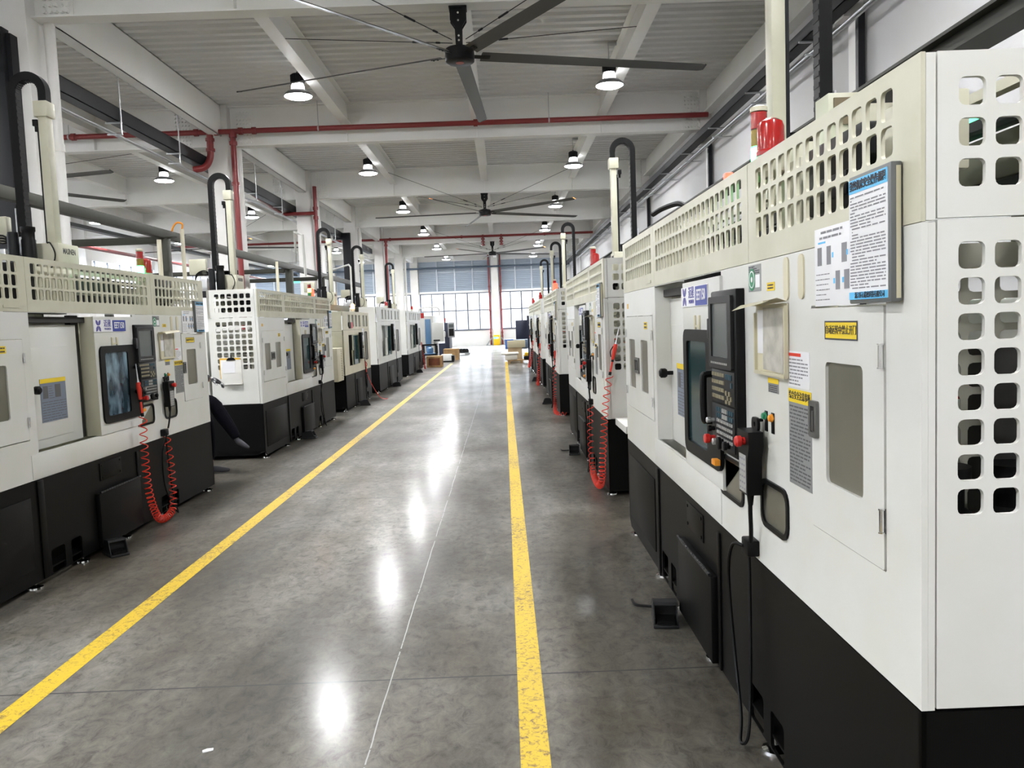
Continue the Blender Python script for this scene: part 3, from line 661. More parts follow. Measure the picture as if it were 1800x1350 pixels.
# ------------------------------------------------------------------ small things hung on or set beside the machines (machine frame)
def build_pendant():
    t = thing('pendant_controller', 'x', 'remote control')
    b = B(); pr = [(1.09, .965), (1.185, .965), (1.188, 1.09), (1.205, 1.14), (1.20, 1.19), (1.07, 1.19), (1.065, 1.14), (1.085, 1.09)]
    b.plate([pr], .052, FR(-.072)); b.obj('housing', M_blackp, t)
    b = B(); b.box(-.0735, 1.10, .972, -.072, 1.178, 1.105); lb = b.obj('key_label', M_keyw, t)
    b = B()
    for j in range(6):
        for i in range(3): b.box(-.074, 1.110 + i * .024, .981 + j * .021, -.0735, 1.124 + i * .024, .988 + j * .021)
    b.obj('key_marks', M_inkg, lb)
    b = B(); b.lathe([(.014, 0), (.014, .01), (.02, .014), (.02, .028), (.014, .034)], Matrix.Translation((-.072, 1.115, 1.155)) @ Matrix.Rotation(-PI / 2, 4, 'Y'), 16); b.obj('emergency_stop', M_red, t)
    b = B(); b.plate([rr(1.10, 1.185, 1.17, 1.235, .02), circ(1.135, 1.212, .011, 12)], .01, FR(-.03)); b.cyl((-.03, 1.135, 1.224), (0, 1.135, 1.224), .006); b.obj('hanger', M_blackp, t)
    b = B(); b.tube(catmull([(-.046, 1.14, .968), (-.046, 1.145, .90), (-.04, 1.16, .83), (-.035, 1.18, .775)], 6), .008, 8, cap=True); b.cyl((-.046, 1.14, .968), (-.046, 1.142, .92), .014, .009); b.obj('cable', M_blackp, t)
    return t
def build_booklet():
    t = thing('notice_booklet', 'x', 'notice')
    b = B(); b.box(-.030, .076, 1.614, -.004, .298, 1.925, .004); b.obj('cover', mat('booklet_cover', (.13, .14, .14), .4), t)
    b = B(); b.box(-.018, .0745, 1.622, -.008, .080, 1.915); b.obj('page_edges', M_clear, t)
    b = B(); b.box(-.0315, .088, 1.624, -.030, .292, 1.915); b.obj('printed_sheet', M_paper, t)
    b = B(); b.box(-.0325, .088, 1.882, -.0315, .292, 1.915); hb = b.obj('blue_header', M_sky, t)
    b = B(); b.box(-.0325, .088, 1.624, -.0315, .292, 1.642); fb = b.obj('blue_footer', M_sky, t)
    b = B(); b.text('数控机床安全操作规程', .024, TX(-.0332, .19, 1.898), sx=.80, bold=.0006); b.obj('lettering', M_ink, hb)
    b = B(); b.text('浙江匠心精密科技有限公司', .0165, TX(-.0332, .18, 1.633), sx=.80); b.obj('lettering', M_ink, fb)
    b = B(); lines(b, -.0322, .285, .096, 1.872, 1.652, 30, .0032, 21, .6); b.obj('printed_lines', M_inkg, t)
    return t
def build_notice():
    t = thing('instruction_notice', 'x', 'notice')
    b = B(); b.box(-.006, .298, 1.612, -.0035, .588, 1.828, .001); b.obj('laminated_sheet', M_paper, t)
    b = B(); rnd = random.Random(4)
    for z, us in ((1.725, (.565, .50, .40, .345)), (1.655, (.44, .385, .325))):
        for u in us:
            w = rnd.uniform(.026, .04); b.box(-.0068, u - w, z, -.006, u, z + .05)
    b.obj('photographs', M_inkg, t)
    b = B()
    for z, us in ((1.742, (.465, .372, .353)), (1.672, (.455, .398, .34))):
        for u in us: b.box(-.0068, u - .010, z, -.006, u, z + .014)
    b.box(-.0068, .51, 1.785, -.006, .56, 1.79); b.obj('blue_arrows', M_sky, t)
    b = B(); lines(b, -.0068, .55, .36, 1.815, 1.80, 2, .006, 5); lines(b, -.0068, .58, .48, 1.70, 1.63, 6, .0025, 6); b.obj('printed_lines', M_inkg, t)
    return t
def build_pedal():
    """foot pedal; toe opening faces local -x... the cable leaves at the back"""
    t = thing('foot_pedal', 'x', 'pedal')
    b = B(); b.box(-.11, -.065, 0, .11, .065, .018, .005); b.obj('base_plate', M_dark, t)
    b = B(); b.prism([(-.10, .018), (-.02, .018), (-.02, .045), (-.10, .034)], -.045, .045, Matrix(((1, 0, 0, 0), (0, 0, 1, 0), (0, 1, 0, 0), (0, 0, 0, 1)))); b.obj('treadle', M_blackp, t)
    b = B(); Mx = Matrix(((1, 0, 0, 0), (0, 0, 1, 0), (0, 1, 0, 0), (0, 0, 0, 1)))
    b.prism([(.10, .018), (.10, .085), (.03, .115), (-.05, .12), (-.055, .105), (-.01, .095), (-.01, .018)], -.06, .06, Mx)
    for s in (-.062, .056): b.prism([(.10, .018), (.10, .085), (.03, .115), (-.05, .12), (-.09, .03), (-.09, .018)], s, s + .006, Mx)
    b.obj('hood', M_dark, t)
    b = B(); b.tube(catmull([(.10, .03, .04), (.17, .05, .02), (.22, .14, .012), (.30, .16, .012)], 8), .008, 6); b.obj('cable', M_blackp, t)
    return t
def build_gun(path, tip, gun_dir, label, loc, rz=0.0, r=.029, pit=(.080, .024), straight=None):
    """coiled air hose with blow gun; points are in the machine frame"""
    t = thing('air_gun', label, 'air gun', loc, rz, 'red air guns on coiled hoses')
    def pitch(s):
        k = abs(s - .52) / .5; return pit[1] + (pit[0] - pit[1]) * min(1, k) ** .9
    b = B()
    if straight: b.tube(catmull(path, 10), .007, 6)
    else: b.tube(coil(path, r, pitch, 10), .0046, 5)
    b.obj('coiled_hose' if not straight else 'hose', M_redhose, t)
    d = Vector(gun_dir).normalized(); p = Vector(tip)
    b = B(); b.tube([p, p + d * .03, p + d * .12], .009, 8); b.obj('hose_tail', M_redhose, t)
    b = B(); b.tube([p + d * .0, p + d * .03], .013, 8); b.tube([p + d * .12, p + d * .14], .012, 8); b.obj('coupling', M_blackp, t)
    g = p + d * .14
    b = B(); b.tube([g, g + d * .05, g + d * .10, g + d * .14], .02, 10, rs=[.013, .017, .02, .016]); b.obj('grip', M_redhose, t)
    n = d.cross(Vector((0, 1, 0))).normalized()
    b = B(); b.tube(catmull([g + d * .02 + n * .02, g + d * .07 + n * .034, g + d * .12 + n * .016], 5), .005, 6); b.obj('trigger', M_blackp, t)
    e = g + d * .14
    b = B(); b.tube([e, e + d * .03, e + d * .15], .006, 8, rs=[.010, .0055, .004]); b.obj('nozzle', M_alu, t)
    return t
# ------------------------------------------------------------------ camera (recovered from the vanishing point of the aisle)
cam = bpy.data.cameras.new('camera'); co = bpy.data.objects.new('camera', cam); COL.objects.link(co)
FPX = 1440.0
Rv = Vector((0.99923, -0.01037, -0.03788)); 
d = Vector(((885 - 900), -(567 - 675), FPX)).normalized()
x = Vector((math.cos(.038), math.sin(.038), 0)); x.z = -(x.x * d.x + x.y * d.y) / d.z; x.normalize()
z = -x.cross(d)
R_, U_, F_ = Vector((x.x, d.x, z.x)), Vector((x.y, d.y, z.y)), Vector((x.z, d.z, z.z))
co.matrix_world = Matrix(((R_.x, U_.x, -F_.x, 0), (R_.y, U_.y, -F_.y, 0), (R_.z, U_.z, -F_.z, 1.6), (0, 0, 0, 1)))
cam.sensor_fit = 'HORIZONTAL'; cam.sensor_width = 36.0; cam.lens = 36.0 * FPX / 1800.0; cam.clip_end = 300; cam.clip_start = .05
SC.camera = co

# ------------------------------------------------------------------ hall shell
XR, XL, YB, YE, ZC = 4.95, -18.0, -13.0, 59.2, 6.75
BZ = 5.85
BEAMS = [-4.6, 3.4, 11.36, 19.3, 27.3, 35.3, 43.3, 51.3]
b = B(); b.box(XL - .3, YB - .3, -.2, XR + .3, YE + .3, 0); struct(b.obj('floor', M_floor))
b = B(); n = int((YE - YB) / .3)
prof = []
for k in range(n + 1):
    y = YB + k * .3; prof += [(y, ZC), (y + .13, ZC), (y + .17, ZC + .07), (y + .26, ZC + .07)]
prof.append((YB + (n + 1) * .3, ZC))
vs = [[b.bm.verts.new((xx, y, zz)) for y, zz in prof] for xx in (XL - .1, XR + .1)]
for i in range(len(prof) - 1): b.bm.faces.new((vs[0][i], vs[1][i], vs[1][i + 1], vs[0][i + 1]))
b.box(XL - .3, YB - .3, ZC + .08, XR + .3, YE + .3, ZC + .25)
struct(b.obj('ceiling', M_deck, ang=15))
b = B(); b.box(XR, YB, 0, XR + .2, YE, ZC + .1); struct(b.obj('wall_right', M_wallr))
b = B(); b.box(XL - .2, YB, 0, XL, YE, 3.9); b.box(XL - .2, YB, 5.0, XL, YE, ZC + .1)
for k in range(10): b.box(XL - .2, YB + k * 8.0, 3.9, XL, min(YE, YB + k * 8.0 + .7), 5.0)
struct(b.obj('wall_left', M_wall))
b = B(); b.box(XL, YB - .2, 0, XR, YB, ZC + .1)
struct(b.obj('wall_back', M_wall))
b = B(); b.box(XL, YE, 0, XR, YE + .2, 1.15); b.box(XL, YE, 6.12, XR, YE + .2, ZC + .1); b.box(XL, YE, 3.84, XR, YE + .2, 3.98)
COLS_END = [-17.9, -12.15, -6.25, -.52, 4.8]
for xx in COLS_END: b.box(xx - .30, YE, 1.15, xx + .30, YE + .2, 6.12)
struct(b.obj('wall_end', M_wall))
for xx in COLS_END[1:4]:
    b = B(); b.box(xx - .26, YE - .30, 0, xx + .26, YE, ZC); struct(b.obj('column', M_colm))
wi = 0
for xa, xb in zip(COLS_END, COLS_END[1:]):
    x0, x1 = xa + .30, xb - .30; wi += 1; nn = 6; dx = (x1 - x0) / nn
    b = B()
    for k in range(nn + 1):
        w = .05 if (k % 2 == 0) else .042; xx = min(max(x0 + k * dx, x0 + w), x1 - w); b.box(xx - w, YE + .06, 1.15, xx + w, YE + .12, 3.84)
    for zz, h in ((1.18, .04), (2.57, .04), (3.81, .04)): b.box(x0, YE + .062, zz - h, x1, YE + .118, zz + h)
    b.box(x0 - .02, YE - .04, 1.12, x1 + .02, YE + .1, 1.15)
    w = struct(b.obj('window_%d' % wi, M_mull))
    b = B(); b.box(x0 + .01, YE + .085, 1.19, x1 - .01, YE + .092, 3.80); b.obj('window_pane', M_glass, w)
    # louvres above
    t = thing('louvre_panel', 'blue-grey louvre above the end windows, %s' % ['far left bay', 'second from the left', 'left of the yellow-footed column', 'right of the yellow-footed column'][wi - 1], 'louvre', ((x0 + x1) / 2, YE + .1, 3.98), 0, 'louvre panels of the end wall')
    hw = (x1 - x0) / 2
    b = B()
    for k in range(16):
        zz = .03 + k * .132
        b.prism([(-.06, zz + .112), (-.05, zz + .125), (.06, zz + .01), (.05, zz - .003)], -hw, hw, Matrix(((0, 0, 1, 0), (1, 0, 0, 0), (0, 1, 0, 0), (0, 0, 0, 1))))
    b.box(-hw, .062, 0, hw, .067, 2.14)  # added backing plate that keeps the sky from shining through the blades
    b.obj('louvre_blades', M_loubl, t)
    b = B()
    for k in range(5):
        xx = -hw + k * hw / 2; b.box(xx - .04, -.10, 0, xx + .04, -.05, 2.14)
    b.box(-hw, -.09, 1.33, hw, -.06, 1.37); b.obj('mullions', mat('louvre_mullion', (.50, .54, .60), .5), t)
# the side and back windows that light the hall from outside the frame
for k in range(9):
    y0 = YB + k * 8.0 + .7; b = B()
    for j in range(7): b.box(XL - .12, y0 + j * 1.2, 3.9, XL - .06, y0 + j * 1.2 + .06, 5.0)
    b.box(XL - .12, y0, 4.4, XL - .06, y0 + 7.3, 4.46); wi += 1; w = struct(b.obj('window_%d' % wi, M_mull))
    b = B(); b.box(XL - .10, y0, 3.9, XL - .09, y0 + 7.3, 5.0); b.obj('window_pane', M_glass, w)

# frames: cross beams, columns, secondary beams
def ibeam_x(b, x0, x1, y, zb, zt, fw, ft, tw):
    b.box(x0, y - fw / 2, zb, x1, y + fw / 2, zb + ft); b.box(x0, y - fw / 2, zt - ft, x1, y + fw / 2, zt); b.box(x0, y - tw / 2, zb + ft, x1, y + tw / 2, zt - ft)
SECX = [-3.42, -.45, 2.42]; SECL = [-9.2, -12.15, -15.1]
for y in BEAMS:
    for x0, x1, nm in ((-6.1, XR - .12, 0), (XL, -6.6, 1)):
        b = B(); ibeam_x(b, x0, x1, y, BZ, ZC, .28, .022, .014)
        for xx in (SECX if nm == 0 else SECL): b.box(xx - .008, y - .13, BZ + .02, xx + .008, y + .13, ZC - .02)
        be = struct(b.obj('ceiling_beam', M_struct))
        b = B()
        for s, xa in ((1, x0 + .10), (-1, x1 - .10 - (.0 if nm == 0 else .3))):
            b.box(min(xa, xa + s * .42), y - .022, BZ + .05, max(xa, xa + s * .42), y - .007, ZC - .06)
            for i in range(5):
                for j in range(9):
                    xx = xa + s * (.05 + .075 * i); zz = BZ + .10 + j * .085
                    b.cyl((xx, y - .068, zz), (xx, y - .020, zz), .025, n=6)
        b.obj('bolt_plate', M_struct, be)
    b = B(); b.box(-6.6, y - .24, 0, -6.1, y + .24, ZC, .01); struct(b.obj('column', M_colm))
    b = B(); b.box(XR - .07, y - .16, 0, XR, y + .16, 5.55); b.box(XR - .26, y - .15, 5.5, XR - .001, y + .15, ZC); struct(b.obj('column', M_colm))
    b = B(); b.box(XL, y - .24, 0, XL + .5, y + .24, ZC); struct(b.obj('column', M_colm))
ys = [YB] + BEAMS + [YE]
for xx in SECX + SECL + [-6.35]:
    for y0, y1 in zip(ys, ys[1:]):
        a, c = y0 + .012, y1 - .012
        zb = 6.24 if xx != -6.35 else 6.05
        if xx == -6.35: a, c = y0 + .25, y1 - .25
        b = B(); b.box(xx - .11, a, zb, xx + .11, c, zb + .016); b.box(xx - .11, a, ZC - .016, xx + .11, c, ZC); b.box(xx - .007, a, zb + .016, xx + .007, c, ZC - .016)
        if xx == -6.35: b.box(xx - .11, a, zb, xx - .10, c, ZC); b.box(xx + .10, a, zb, xx + .11, c, ZC)
        struct(b.obj('ceiling_beam', M_struct))
b = B(); b.box(XR - .10, YB, 6.22, XR, YE, ZC); b.box(XR - .2, YB, 6.2, XR, YE, 6.24); struct(b.obj('ceiling_beam', M_struct))

# painted aisle lines
for xa, xb, lab in ((.002, .112, 'worn yellow floor line on the right of the aisle'), (-2.235, -2.12, 'worn yellow floor line on the left of the aisle')):
    b = B()
    for k in range(70):
        y0 = -3 + k * .6
        if y0 > 33.0: break
        b.quad((xa, y0, .0015), (xb, y0, .0015), (xb, y0 + .6, .0015), (xa, y0 + .6, .0015))
    tag(b.obj('floor_line', M_line), lab, 'floor marking')

# ------------------------------------------------------------------ lamps
def make_lamp():
    t = thing('high_bay_lamp', 'x', 'lamp', (0, 0, 0), 0, 'high bay lamps')
    b = B(); b.lathe([(.085, .235), (.122, .245), (.122, .40), (.09, .42), (.02, .43), (.012, .46)], n=24)
    for k in range(20):
        a = 2 * PI * k / 20; b.box(.120, -.004, .255, .130, .004, .395, m=Matrix.Rotation(a, 4, 'Z'))
    b.obj('housing', M_tray, t)
    b = B(); b.lathe([(.112, .13), (.122, .15), (.118, .20), (.10, .24)], n=24); b.obj('lens_neck', M_lampn, t)
    b = B(); b.lathe([(.252, .006), (.26, .02), (.25, .05), (.19, .10), (.12, .135), (.10, .135), (.10, .12), (.18, .085), (.235, .03), (.248, .012)], n=36, cap=False); b.obj('reflector', M_rim, t)
    b = B(); b.lathe([(.001, -.030), (.12, -.026), (.20, -.014), (.250, .008), (.250, .010), (.001, .010)], n=36, cap=False); b.obj('diffuser', M_lampd, t)
    b = B(); b.cyl((0, 0, .43), (0, 0, .80), .010, n=8); b.box(-.012, -.02, .74, .152, .02, .80); b.obj('rod', M_galv, t)
    return t
lamp0 = make_lamp(); tr = tree_of(lamp0)
lampY = [-8.2, -.3, 7.7, 15.75, 23.7, 31.8, 39.9, 47.7, 55.5]
ORD = ['nearest the camera', 'second from the camera', 'third from the camera', 'fourth from the camera', 'fifth from the camera', 'sixth, nearest the end wall']
first = True
for xx, row in ((-3.68, 'left lamp row over the aisle'), (2.16, 'right lamp row over the aisle'), (-9.46, 'bay left of the columns'), (-15.36, 'lamp row farthest left')):
    for i, y in enumerate(lampY):
        if xx == -14.9 and i in (0, 1): continue
        lab = 'lit high bay lamp, %s, %s' % (row, ORD[i - 3] if i >= 3 else ['rearmost behind the camera', 'beside the camera', 'just out of frame'][i])
        o = lamp0 if first else copy_fast(lamp0, tr); first = False
        o.location = (xx, y, 5.955); o['label'] = lab

# ------------------------------------------------------------------ ceiling fans
def make_fan():
    t = thing('ceiling_fan', 'x', 'fan', (0, 0, 0), 0, 'large ceiling fans')
    b = B(); b.lathe([(.05, -.095), (.17, -.10), (.195, -.085), (.20, -.03), (.20, .06), (.185, .085), (.12, .10), (.05, .13)], n=36); hub = b.obj('motor_hub', M_fanblk, t)
    b = B(); b.lathe([(.055, -.103), (.055, -.097)], n=20); b.obj('hub_badge', mat('hub_badge_pink', (.42, .12, .10), .5), hub)
    b = B(); b.lathe([(.045, .12), (.045, .50)], n=16); b.plate([[(-.11, .62), (.11, .62), (.11, .45), (.05, .36), (.045, .12), (-.045, .12), (-.05, .36), (-.11, .45)]], .012, EN(-.05)); b.plate([[(-.11, .62), (.11, .62), (.11, .45), (.05, .36), (.045, .12), (-.045, .12), (-.05, .36), (-.11, .45)]], .012, EN(.062)); b.box(-.12, -.10, .60, .12, .10, .622); mt = b.obj('mount', M_fanblk, t)
    b = B()
    for zz in (.18, .24, .44, .54): b.cyl((0, -.072, zz), (0, -.06, zz), .014, n=8)
    b.obj('mount_bolts', M_chrome, mt)
    for k in range(5):
        A = Matrix.Rotation(2 * PI * k / 5, 4, 'Z') @ Matrix.Rotation(math.radians(-17), 4, 'X')
        b = B(); secs = []
        for s, ch in ((.30, .20), (1.2, .195), (2.4, .18), (3.58, .165), (3.65, .13)):
            w = ch / 2; pr = [(-w, .0), (-w * .4, .017), (w * .4, .016), (w, -.004), (w * .4, .002), (-w * .4, .004)]
            secs.append([b.bm.verts.new(A @ Vector((s, yy, zz))) for yy, zz in pr])
        for p, q in zip(secs, secs[1:]):
            for i in range(6): b.bm.faces.new((p[i], p[(i + 1) % 6], q[(i + 1) % 6], q[i]))
        b.bm.faces.new(list(reversed(secs[0]))); b.bm.faces.new(secs[-1]); bl = b.obj('blade', M_fan, t)
        b = B(); b.box(.17, -.035, -.012, .42, .035, -.004, m=A)
        for s in (.33, .39): b.cyl(A @ Vector((s, 0, -.02)), A @ Vector((s, 0, -.008)), .012, n=8)
        b.obj('blade_bracket', M_fanblk, bl)
        b = B(); b.box(3.652, -.06, -.002, 3.668, .06, .018, m=A); b.obj('tip_cap', mat('tip_cap_orange', (.65, .22, .06), .5) if k in (3, 4) else M_fan, bl)
    return t
fan0 = make_fan(); ftr = tree_of(fan0)
fans = [((-.455, 11.40, 5.225), 14.5, 'large dark ceiling fan nearest the camera, five blades over the aisle'), ((-.47, 27.3, 5.225), 30, 'second dark ceiling fan along the aisle'), ((-.43, 43.3, 5.225), 27, 'farthest ceiling fan over the aisle, before the end windows'),
        ((-12.0, 19.3, 5.225), -15, 'ceiling fan in the left bay, only blade tips showing beside the near column'), ((-12.0, 35.3, 5.225), 20, 'ceiling fan in the left bay seen between the columns')]
for i, (loc, a, lab) in enumerate(fans):
    o = fan0 if i == 0 else copy_fast(fan0, ftr); o.location = loc; o.rotation_euler = (0, 0, math.radians(a)); o['label'] = lab
    if a:                                   # the mount lies along the beam whatever way the blades have stopped
        for ch in [c for c in bpy.data.objects if c.parent is o and c.name.startswith('mount')]:
            ch.rotation_euler = (0, 0, -math.radians(a))
    # guy wires from the hub neck up to the secondary beams
    sx = (SECX if loc[0] > -6 else SECL); b = B()
    for tx, ty in ((max(sx) - .1, loc[1] + 2.1), (min(sx) + .1, loc[1] + 2.1), (max(sx) - .1, loc[1] - 2.1), (min(sx) + .1, loc[1] - 2.1)):
        p0 = Vector((loc[0], loc[1], loc[2] + .16)); p1 = Vector((tx, ty, 6.25)); dd = (p1 - p0).normalized()
        b.tube([p0 + dd * .12, p1], .006, 5); m0 = p0 + dd * .7; b.tube([m0, m0 + dd * .16], .014, 6); b.tube([p0 + dd * .35, p0 + dd * .42], .014, 6)
    tag(b.obj('guy_wires', M_tray), 'thin guy wires steadying the ' + ['nearest aisle fan', 'second aisle fan', 'farthest aisle fan', 'left bay fan by the near column', 'left bay fan between columns'][i], 'wire')

# ------------------------------------------------------------------ sprinkler pipes
def hpipe(b, x0, x1, y, z, r=.058, coup=()):
    b.cyl((x0, y, z), (x1, y, z), r, n=20)
    for c in coup: b.cyl((c - .045, y, z), (c + .045, y, z), r + .022, n=20)
b = B(); yB = 19.3 - .42; hpipe(b, -17.0, 4.80, yB, 6.115, .058, (-6.75, -6.3, -5.75, -5.45, -9.5, -13, -.46))
b.cyl((-5.93, yB, 6.115), (-5.93, yB, 0), .062, n=20)
for zz in (5.85, 6.02, 4.95): b.cyl((-5.93, yB, zz - .04), (-5.93, yB, zz + .04), .085, n=20)
b.tube(catmull([(-6.45, yB, 6.115), (-6.45, yB, 5.85), (-6.47, yB, 5.55), (-6.60, yB, 5.35), (-6.85, yB, 5.30)], 6), .075, 14)
for zz in (5.95, 5.72): b.cyl((-6.45, yB, zz - .03), (-6.45, yB, zz + .03), .10, n=18)
pp = tag(b.obj('sprinkler_pipe', M_redpipe), 'red sprinkler pipe crossing the hall at the second beam, with drop down the column', 'pipe')
b = B()
for xx in (-9.6, -.44, 1.2, -4.0):
    b.cyl((xx, yB, 6.05), (xx, yB, 6.73), .008, n=6); b.lathe([(.07, -.015), (.07, .015)], Matrix.Translation((xx, yB, 6.115)) @ Matrix.Rotation(PI / 2, 4, 'Y'), 16)
b.obj('pipe_hanger', M_galv, pp)
b = B(); yC = 27.3 - .42; b.cyl((-5.93, yC, 6.2), (-5.93, yC, 0), .062, n=18); b.cyl((-5.93, yC, 5.35), (-7.0, yC, 5.35), .058, n=16); b.cyl((-7.0, yC, 5.35), (-7.0, 20.0, 5.72), .058, n=14)
for zz in (5.2, 5.5): b.cyl((-5.93, yC, zz - .05), (-5.93, yC, zz + .05), .085, n=18)
for k in range(4): b.cyl((-7.0, 20.6 + k * 1.7, 5.72 - .032 * (1 + k) * 1.6 + .02), (-7.0, 20.72 + k * 1.7, 5.72 - .032 * (1 + k) * 1.6 + .02), .085, n=14)
tag(b.obj('sprinkler_pipe', M_redpipe), 'red sprinkler drop pipe on the third left column with branch running back', 'pipe')
b = B(); yE = 43.3 - .42; hpipe(b, -17, 4.8, yE, 6.10, .06, (-6.3, -5.7, -2, 2.3, -.9, .05)); b.cyl((-5.93, yE, 6.1), (-5.93, yE, 0), .065, n=16)
for zz in (5.8, 6.0): b.cyl((-5.93, yE, zz - .05), (-5.93, yE, zz + .05), .09, n=16)
for xx in (-.9, .05):
    b.cyl((xx, yE, 6.1), (xx, yE, 5.60), .06, n=14)
    for zz in (5.95, 5.80, 5.65): b.cyl((xx, yE, zz - .035), (xx, yE, zz + .035), .10, n=14)
tag(b.obj('sprinkler_pipe', M_redpipe), 'far red sprinkler pipe crossing before the end wall', 'pipe')
for sx_, xx in (('left', -.93), ('right', -.11)):
    b = B(); b.cyl((xx, YE - .20, .72), (xx, YE - .20, ZC - .05), .055, n=14)
    for zz in (.9, 2.5, 4.2): b.cyl((xx, YE - .20, zz - .05), (xx, YE - .20, zz + .05), .075, n=14); b.box(xx - .03, YE - .2, zz - .02, xx + .03, YE, zz + .02)
    b.cyl((xx, YE - .2, 0), (xx, YE - .2, .72), .07, n=12)
    tag(b.obj('riser_pipe', M_redpipe), 'dark red riser pipe on the %s of the yellow-footed end column' % sx_, 'pipe')
# white rain pipes at the left columns
for i, y in enumerate(BEAMS[2:]):
    b = B(); b.cyl((-5.99, y + .12, 0), (-5.99, y + .12, ZC), .07, n=18)
    for zz in (2.2, 4.2): b.cyl((-5.99, y + .12, zz - .05), (-5.99, y + .12, zz + .05), .082, n=18)
    tag(b.obj('rain_pipe', M_colm), 'white painted rain pipe beside the %s left column' % ['nearest', 'second', 'third', 'fourth', 'fifth', 'farthest'][i], 'pipe', 'white rain pipes')

# ------------------------------------------------------------------ cable trays
def tray(xc, y0, y1, z, w, h, nm, lab, wall):
    t = thing('cable_tray', lab, 'cable tray', (0, 0, 0))
    b = B(); b.box(xc - w / 2, y0, z, xc + w / 2, y1, z + .012); b.box(xc - w / 2, y0, z, xc - w / 2 + .012, y1, z + h); b.box(xc + w / 2 - .012, y0, z, xc + w / 2, y1, z + h); b.box(xc - w / 2, y0, z + h - .01, xc + w / 2, y1, z + h); b.obj('trunking', M_tray, t)
    b = B(); s = 1 if wall else -1
    b.tube([(xc + s * .04, y0, z - .17), (xc + s * .04, y1, z - .17)], .018, 8); b.tube([(xc + s * .10, y0, z - .17), (xc + s * .10, y1, z - .17)], .018, 8); b.obj('conduit', M_galv, t)
    y = y0 + 1.3
    while y < min(y1, 40):
        b = B()
        if wall:
            b.box(xc - w / 2 - .04, y - .02, z - .03, XR, y + .02, z - .005); b.box(xc - .05, y - .02, z - .21, XR, y + .02, z - .19); b.box(xc + w / 2 + .02, y - .015, z - .2, xc + w / 2 + .05, y + .015, z - .01)
        else:
            b.cyl((xc + w / 2 + .03, y, z - .21), (xc + w / 2 + .03, y, ZC - .01), .014, n=8); b.box(xc - w / 2 - .03, y - .02, z - .03, xc + w / 2 + .045, y + .02, z - .005); b.box(xc - w / 2, y - .02, z - .23, xc + w / 2 + .045, y + .02, z - .205)
        b.obj('bracket', M_galv, t); y += 2.65
    return t
tray(4.60, YB + .1, YE - .1, 5.53, .20, .16, 'r', 'charcoal cable tray running along the right wall under the ceiling', True)
tray(-6.78, YB + .1, 43.0, 5.40, .22, .25, 'l', 'charcoal cable tray running behind the left columns', False)
for i, y in enumerate(BEAMS[2:6]):
    b = B(); b.box(4.82, y - .29, .0, 4.91, y - .20, 5.50); tag(b.obj('cable_riser', M_tray), 'black vertical cable duct on the right wall at the %s frame' % ['nearest', 'second', 'third', 'fourth'][i], 'cable duct', 'vertical cable ducts on the right wall')
b = B(); b.tube([(-15.6, YB + 1, 5.02), (-15.6, 55, 5.02)], .07, 10); tag(b.obj('sprinkler_pipe', M_redpipe), 'red pipe running lengthwise low in the far left bay', 'pipe')
for y in BEAMS: pass
b = B(); b.box(-14.3, YB + 1, 5.30, -14.05, 57, 5.42); tag(b.obj('cable_tray', M_tray), 'slim dark cable tray running lengthwise in the far left bay', 'cable tray')
b = B(); b.box(-6.56, 10.86, 0, -6.28, 11.02, 5.62, .004); b.box(-6.9, 10.90, 5.40, -6.56, 11.0, 5.60); b.box(-6.28, 10.94, 0, -6.22, 11.10, 5.56); tag(b.obj('cable_riser', M_tray), 'dark grey cable riser standing against the nearest left column', 'cable duct')
b = B(); b.box(-6.62, 34.80, 0, -6.30, 34.95, 5.60, .004); b.box(-7.0, 34.82, 5.32, -6.62, 34.93, 5.60); tag(b.obj('cable_riser', M_tray), 'dark grey cable riser bending down at the fourth left column', 'cable duct')
b = B(); b.box(-7.75, 34.6, 0, -7.35, 34.8, 5.1); struct(b.obj('column', M_colm))
b = B(); b.tube([(XL + .2, YE - .42, 5.62), (XR - .1, YE - .42, 5.62)], .07, 10); tag(b.obj('service_pipe', mat('slate_pipe', (.06, .085, .12), .45)), 'slate blue service pipe across the end wall louvres', 'pipe')
# ------------------------------------------------------------------ machine rows
XFR, XFL = .90, -3.05
lathe0 = build_lathe(); ltr = tree_of(lathe0)
def place(src, tr_, right, y, first=False, xo=0.0):
    o = src if first else copy_fast(src, tr_)
    o.location = ((XFR + xo) if right else (XFL - xo), y, 0); o.rotation_euler = (0, 0, 0 if right else PI); return o
def part(o, *names):
    c = o
    for nm in names: c = [k for k in bpy.data.objects if k.parent is c and k.name.split('.')[0] == nm][0]
    return c
def setmat(o, m):
    o.material_slots[0].link = 'OBJECT'; o.material_slots[0].material = m
G_L = 'white twin-spindle lathes'
R0 = [1.76, 7.29, 13.70, 19.60, 24.50]
RL = ['large white cnc lathe filling the right edge, nearest the camera', 'second white cnc lathe on the right, red coiled hose at its near corner', 'third white cnc lathe in the right row', 'fourth white cnc lathe in the right row', 'fifth and farthest white cnc lathe in the right row']
RM = []
for i, y in enumerate(R0):
    o = place(lathe0, ltr, True, y, i == 0); o['label'] = RL[i]; o['group'] = G_L; RM.append(o)
LM = []
for y, lab in ((8.41, 'white cnc lathe at the left edge, nearest on the left, window with painted foggy reflection'), (14.58, 'second white cnc lathe on the left, with paper sheets hung on its near end')):
    o = place(lathe0, ltr, False, y); o['label'] = lab; o['group'] = G_L; LM.append(o)
setmat(part(RM[0], 'stack_light', 'green_lens'), M_gl_on)
setmat(part(LM[0], 'stack_light', 'green_lens'), M_gl_on)
setmat(part(LM[1], 'stack_light', 'amber_lens'), M_or_on); setmat(part(LM[1], 'beacon', 'beacon_dome'), M_rd_on)
setmat(part(RM[2], 'beacon', 'beacon_dome'), M_rd_on)
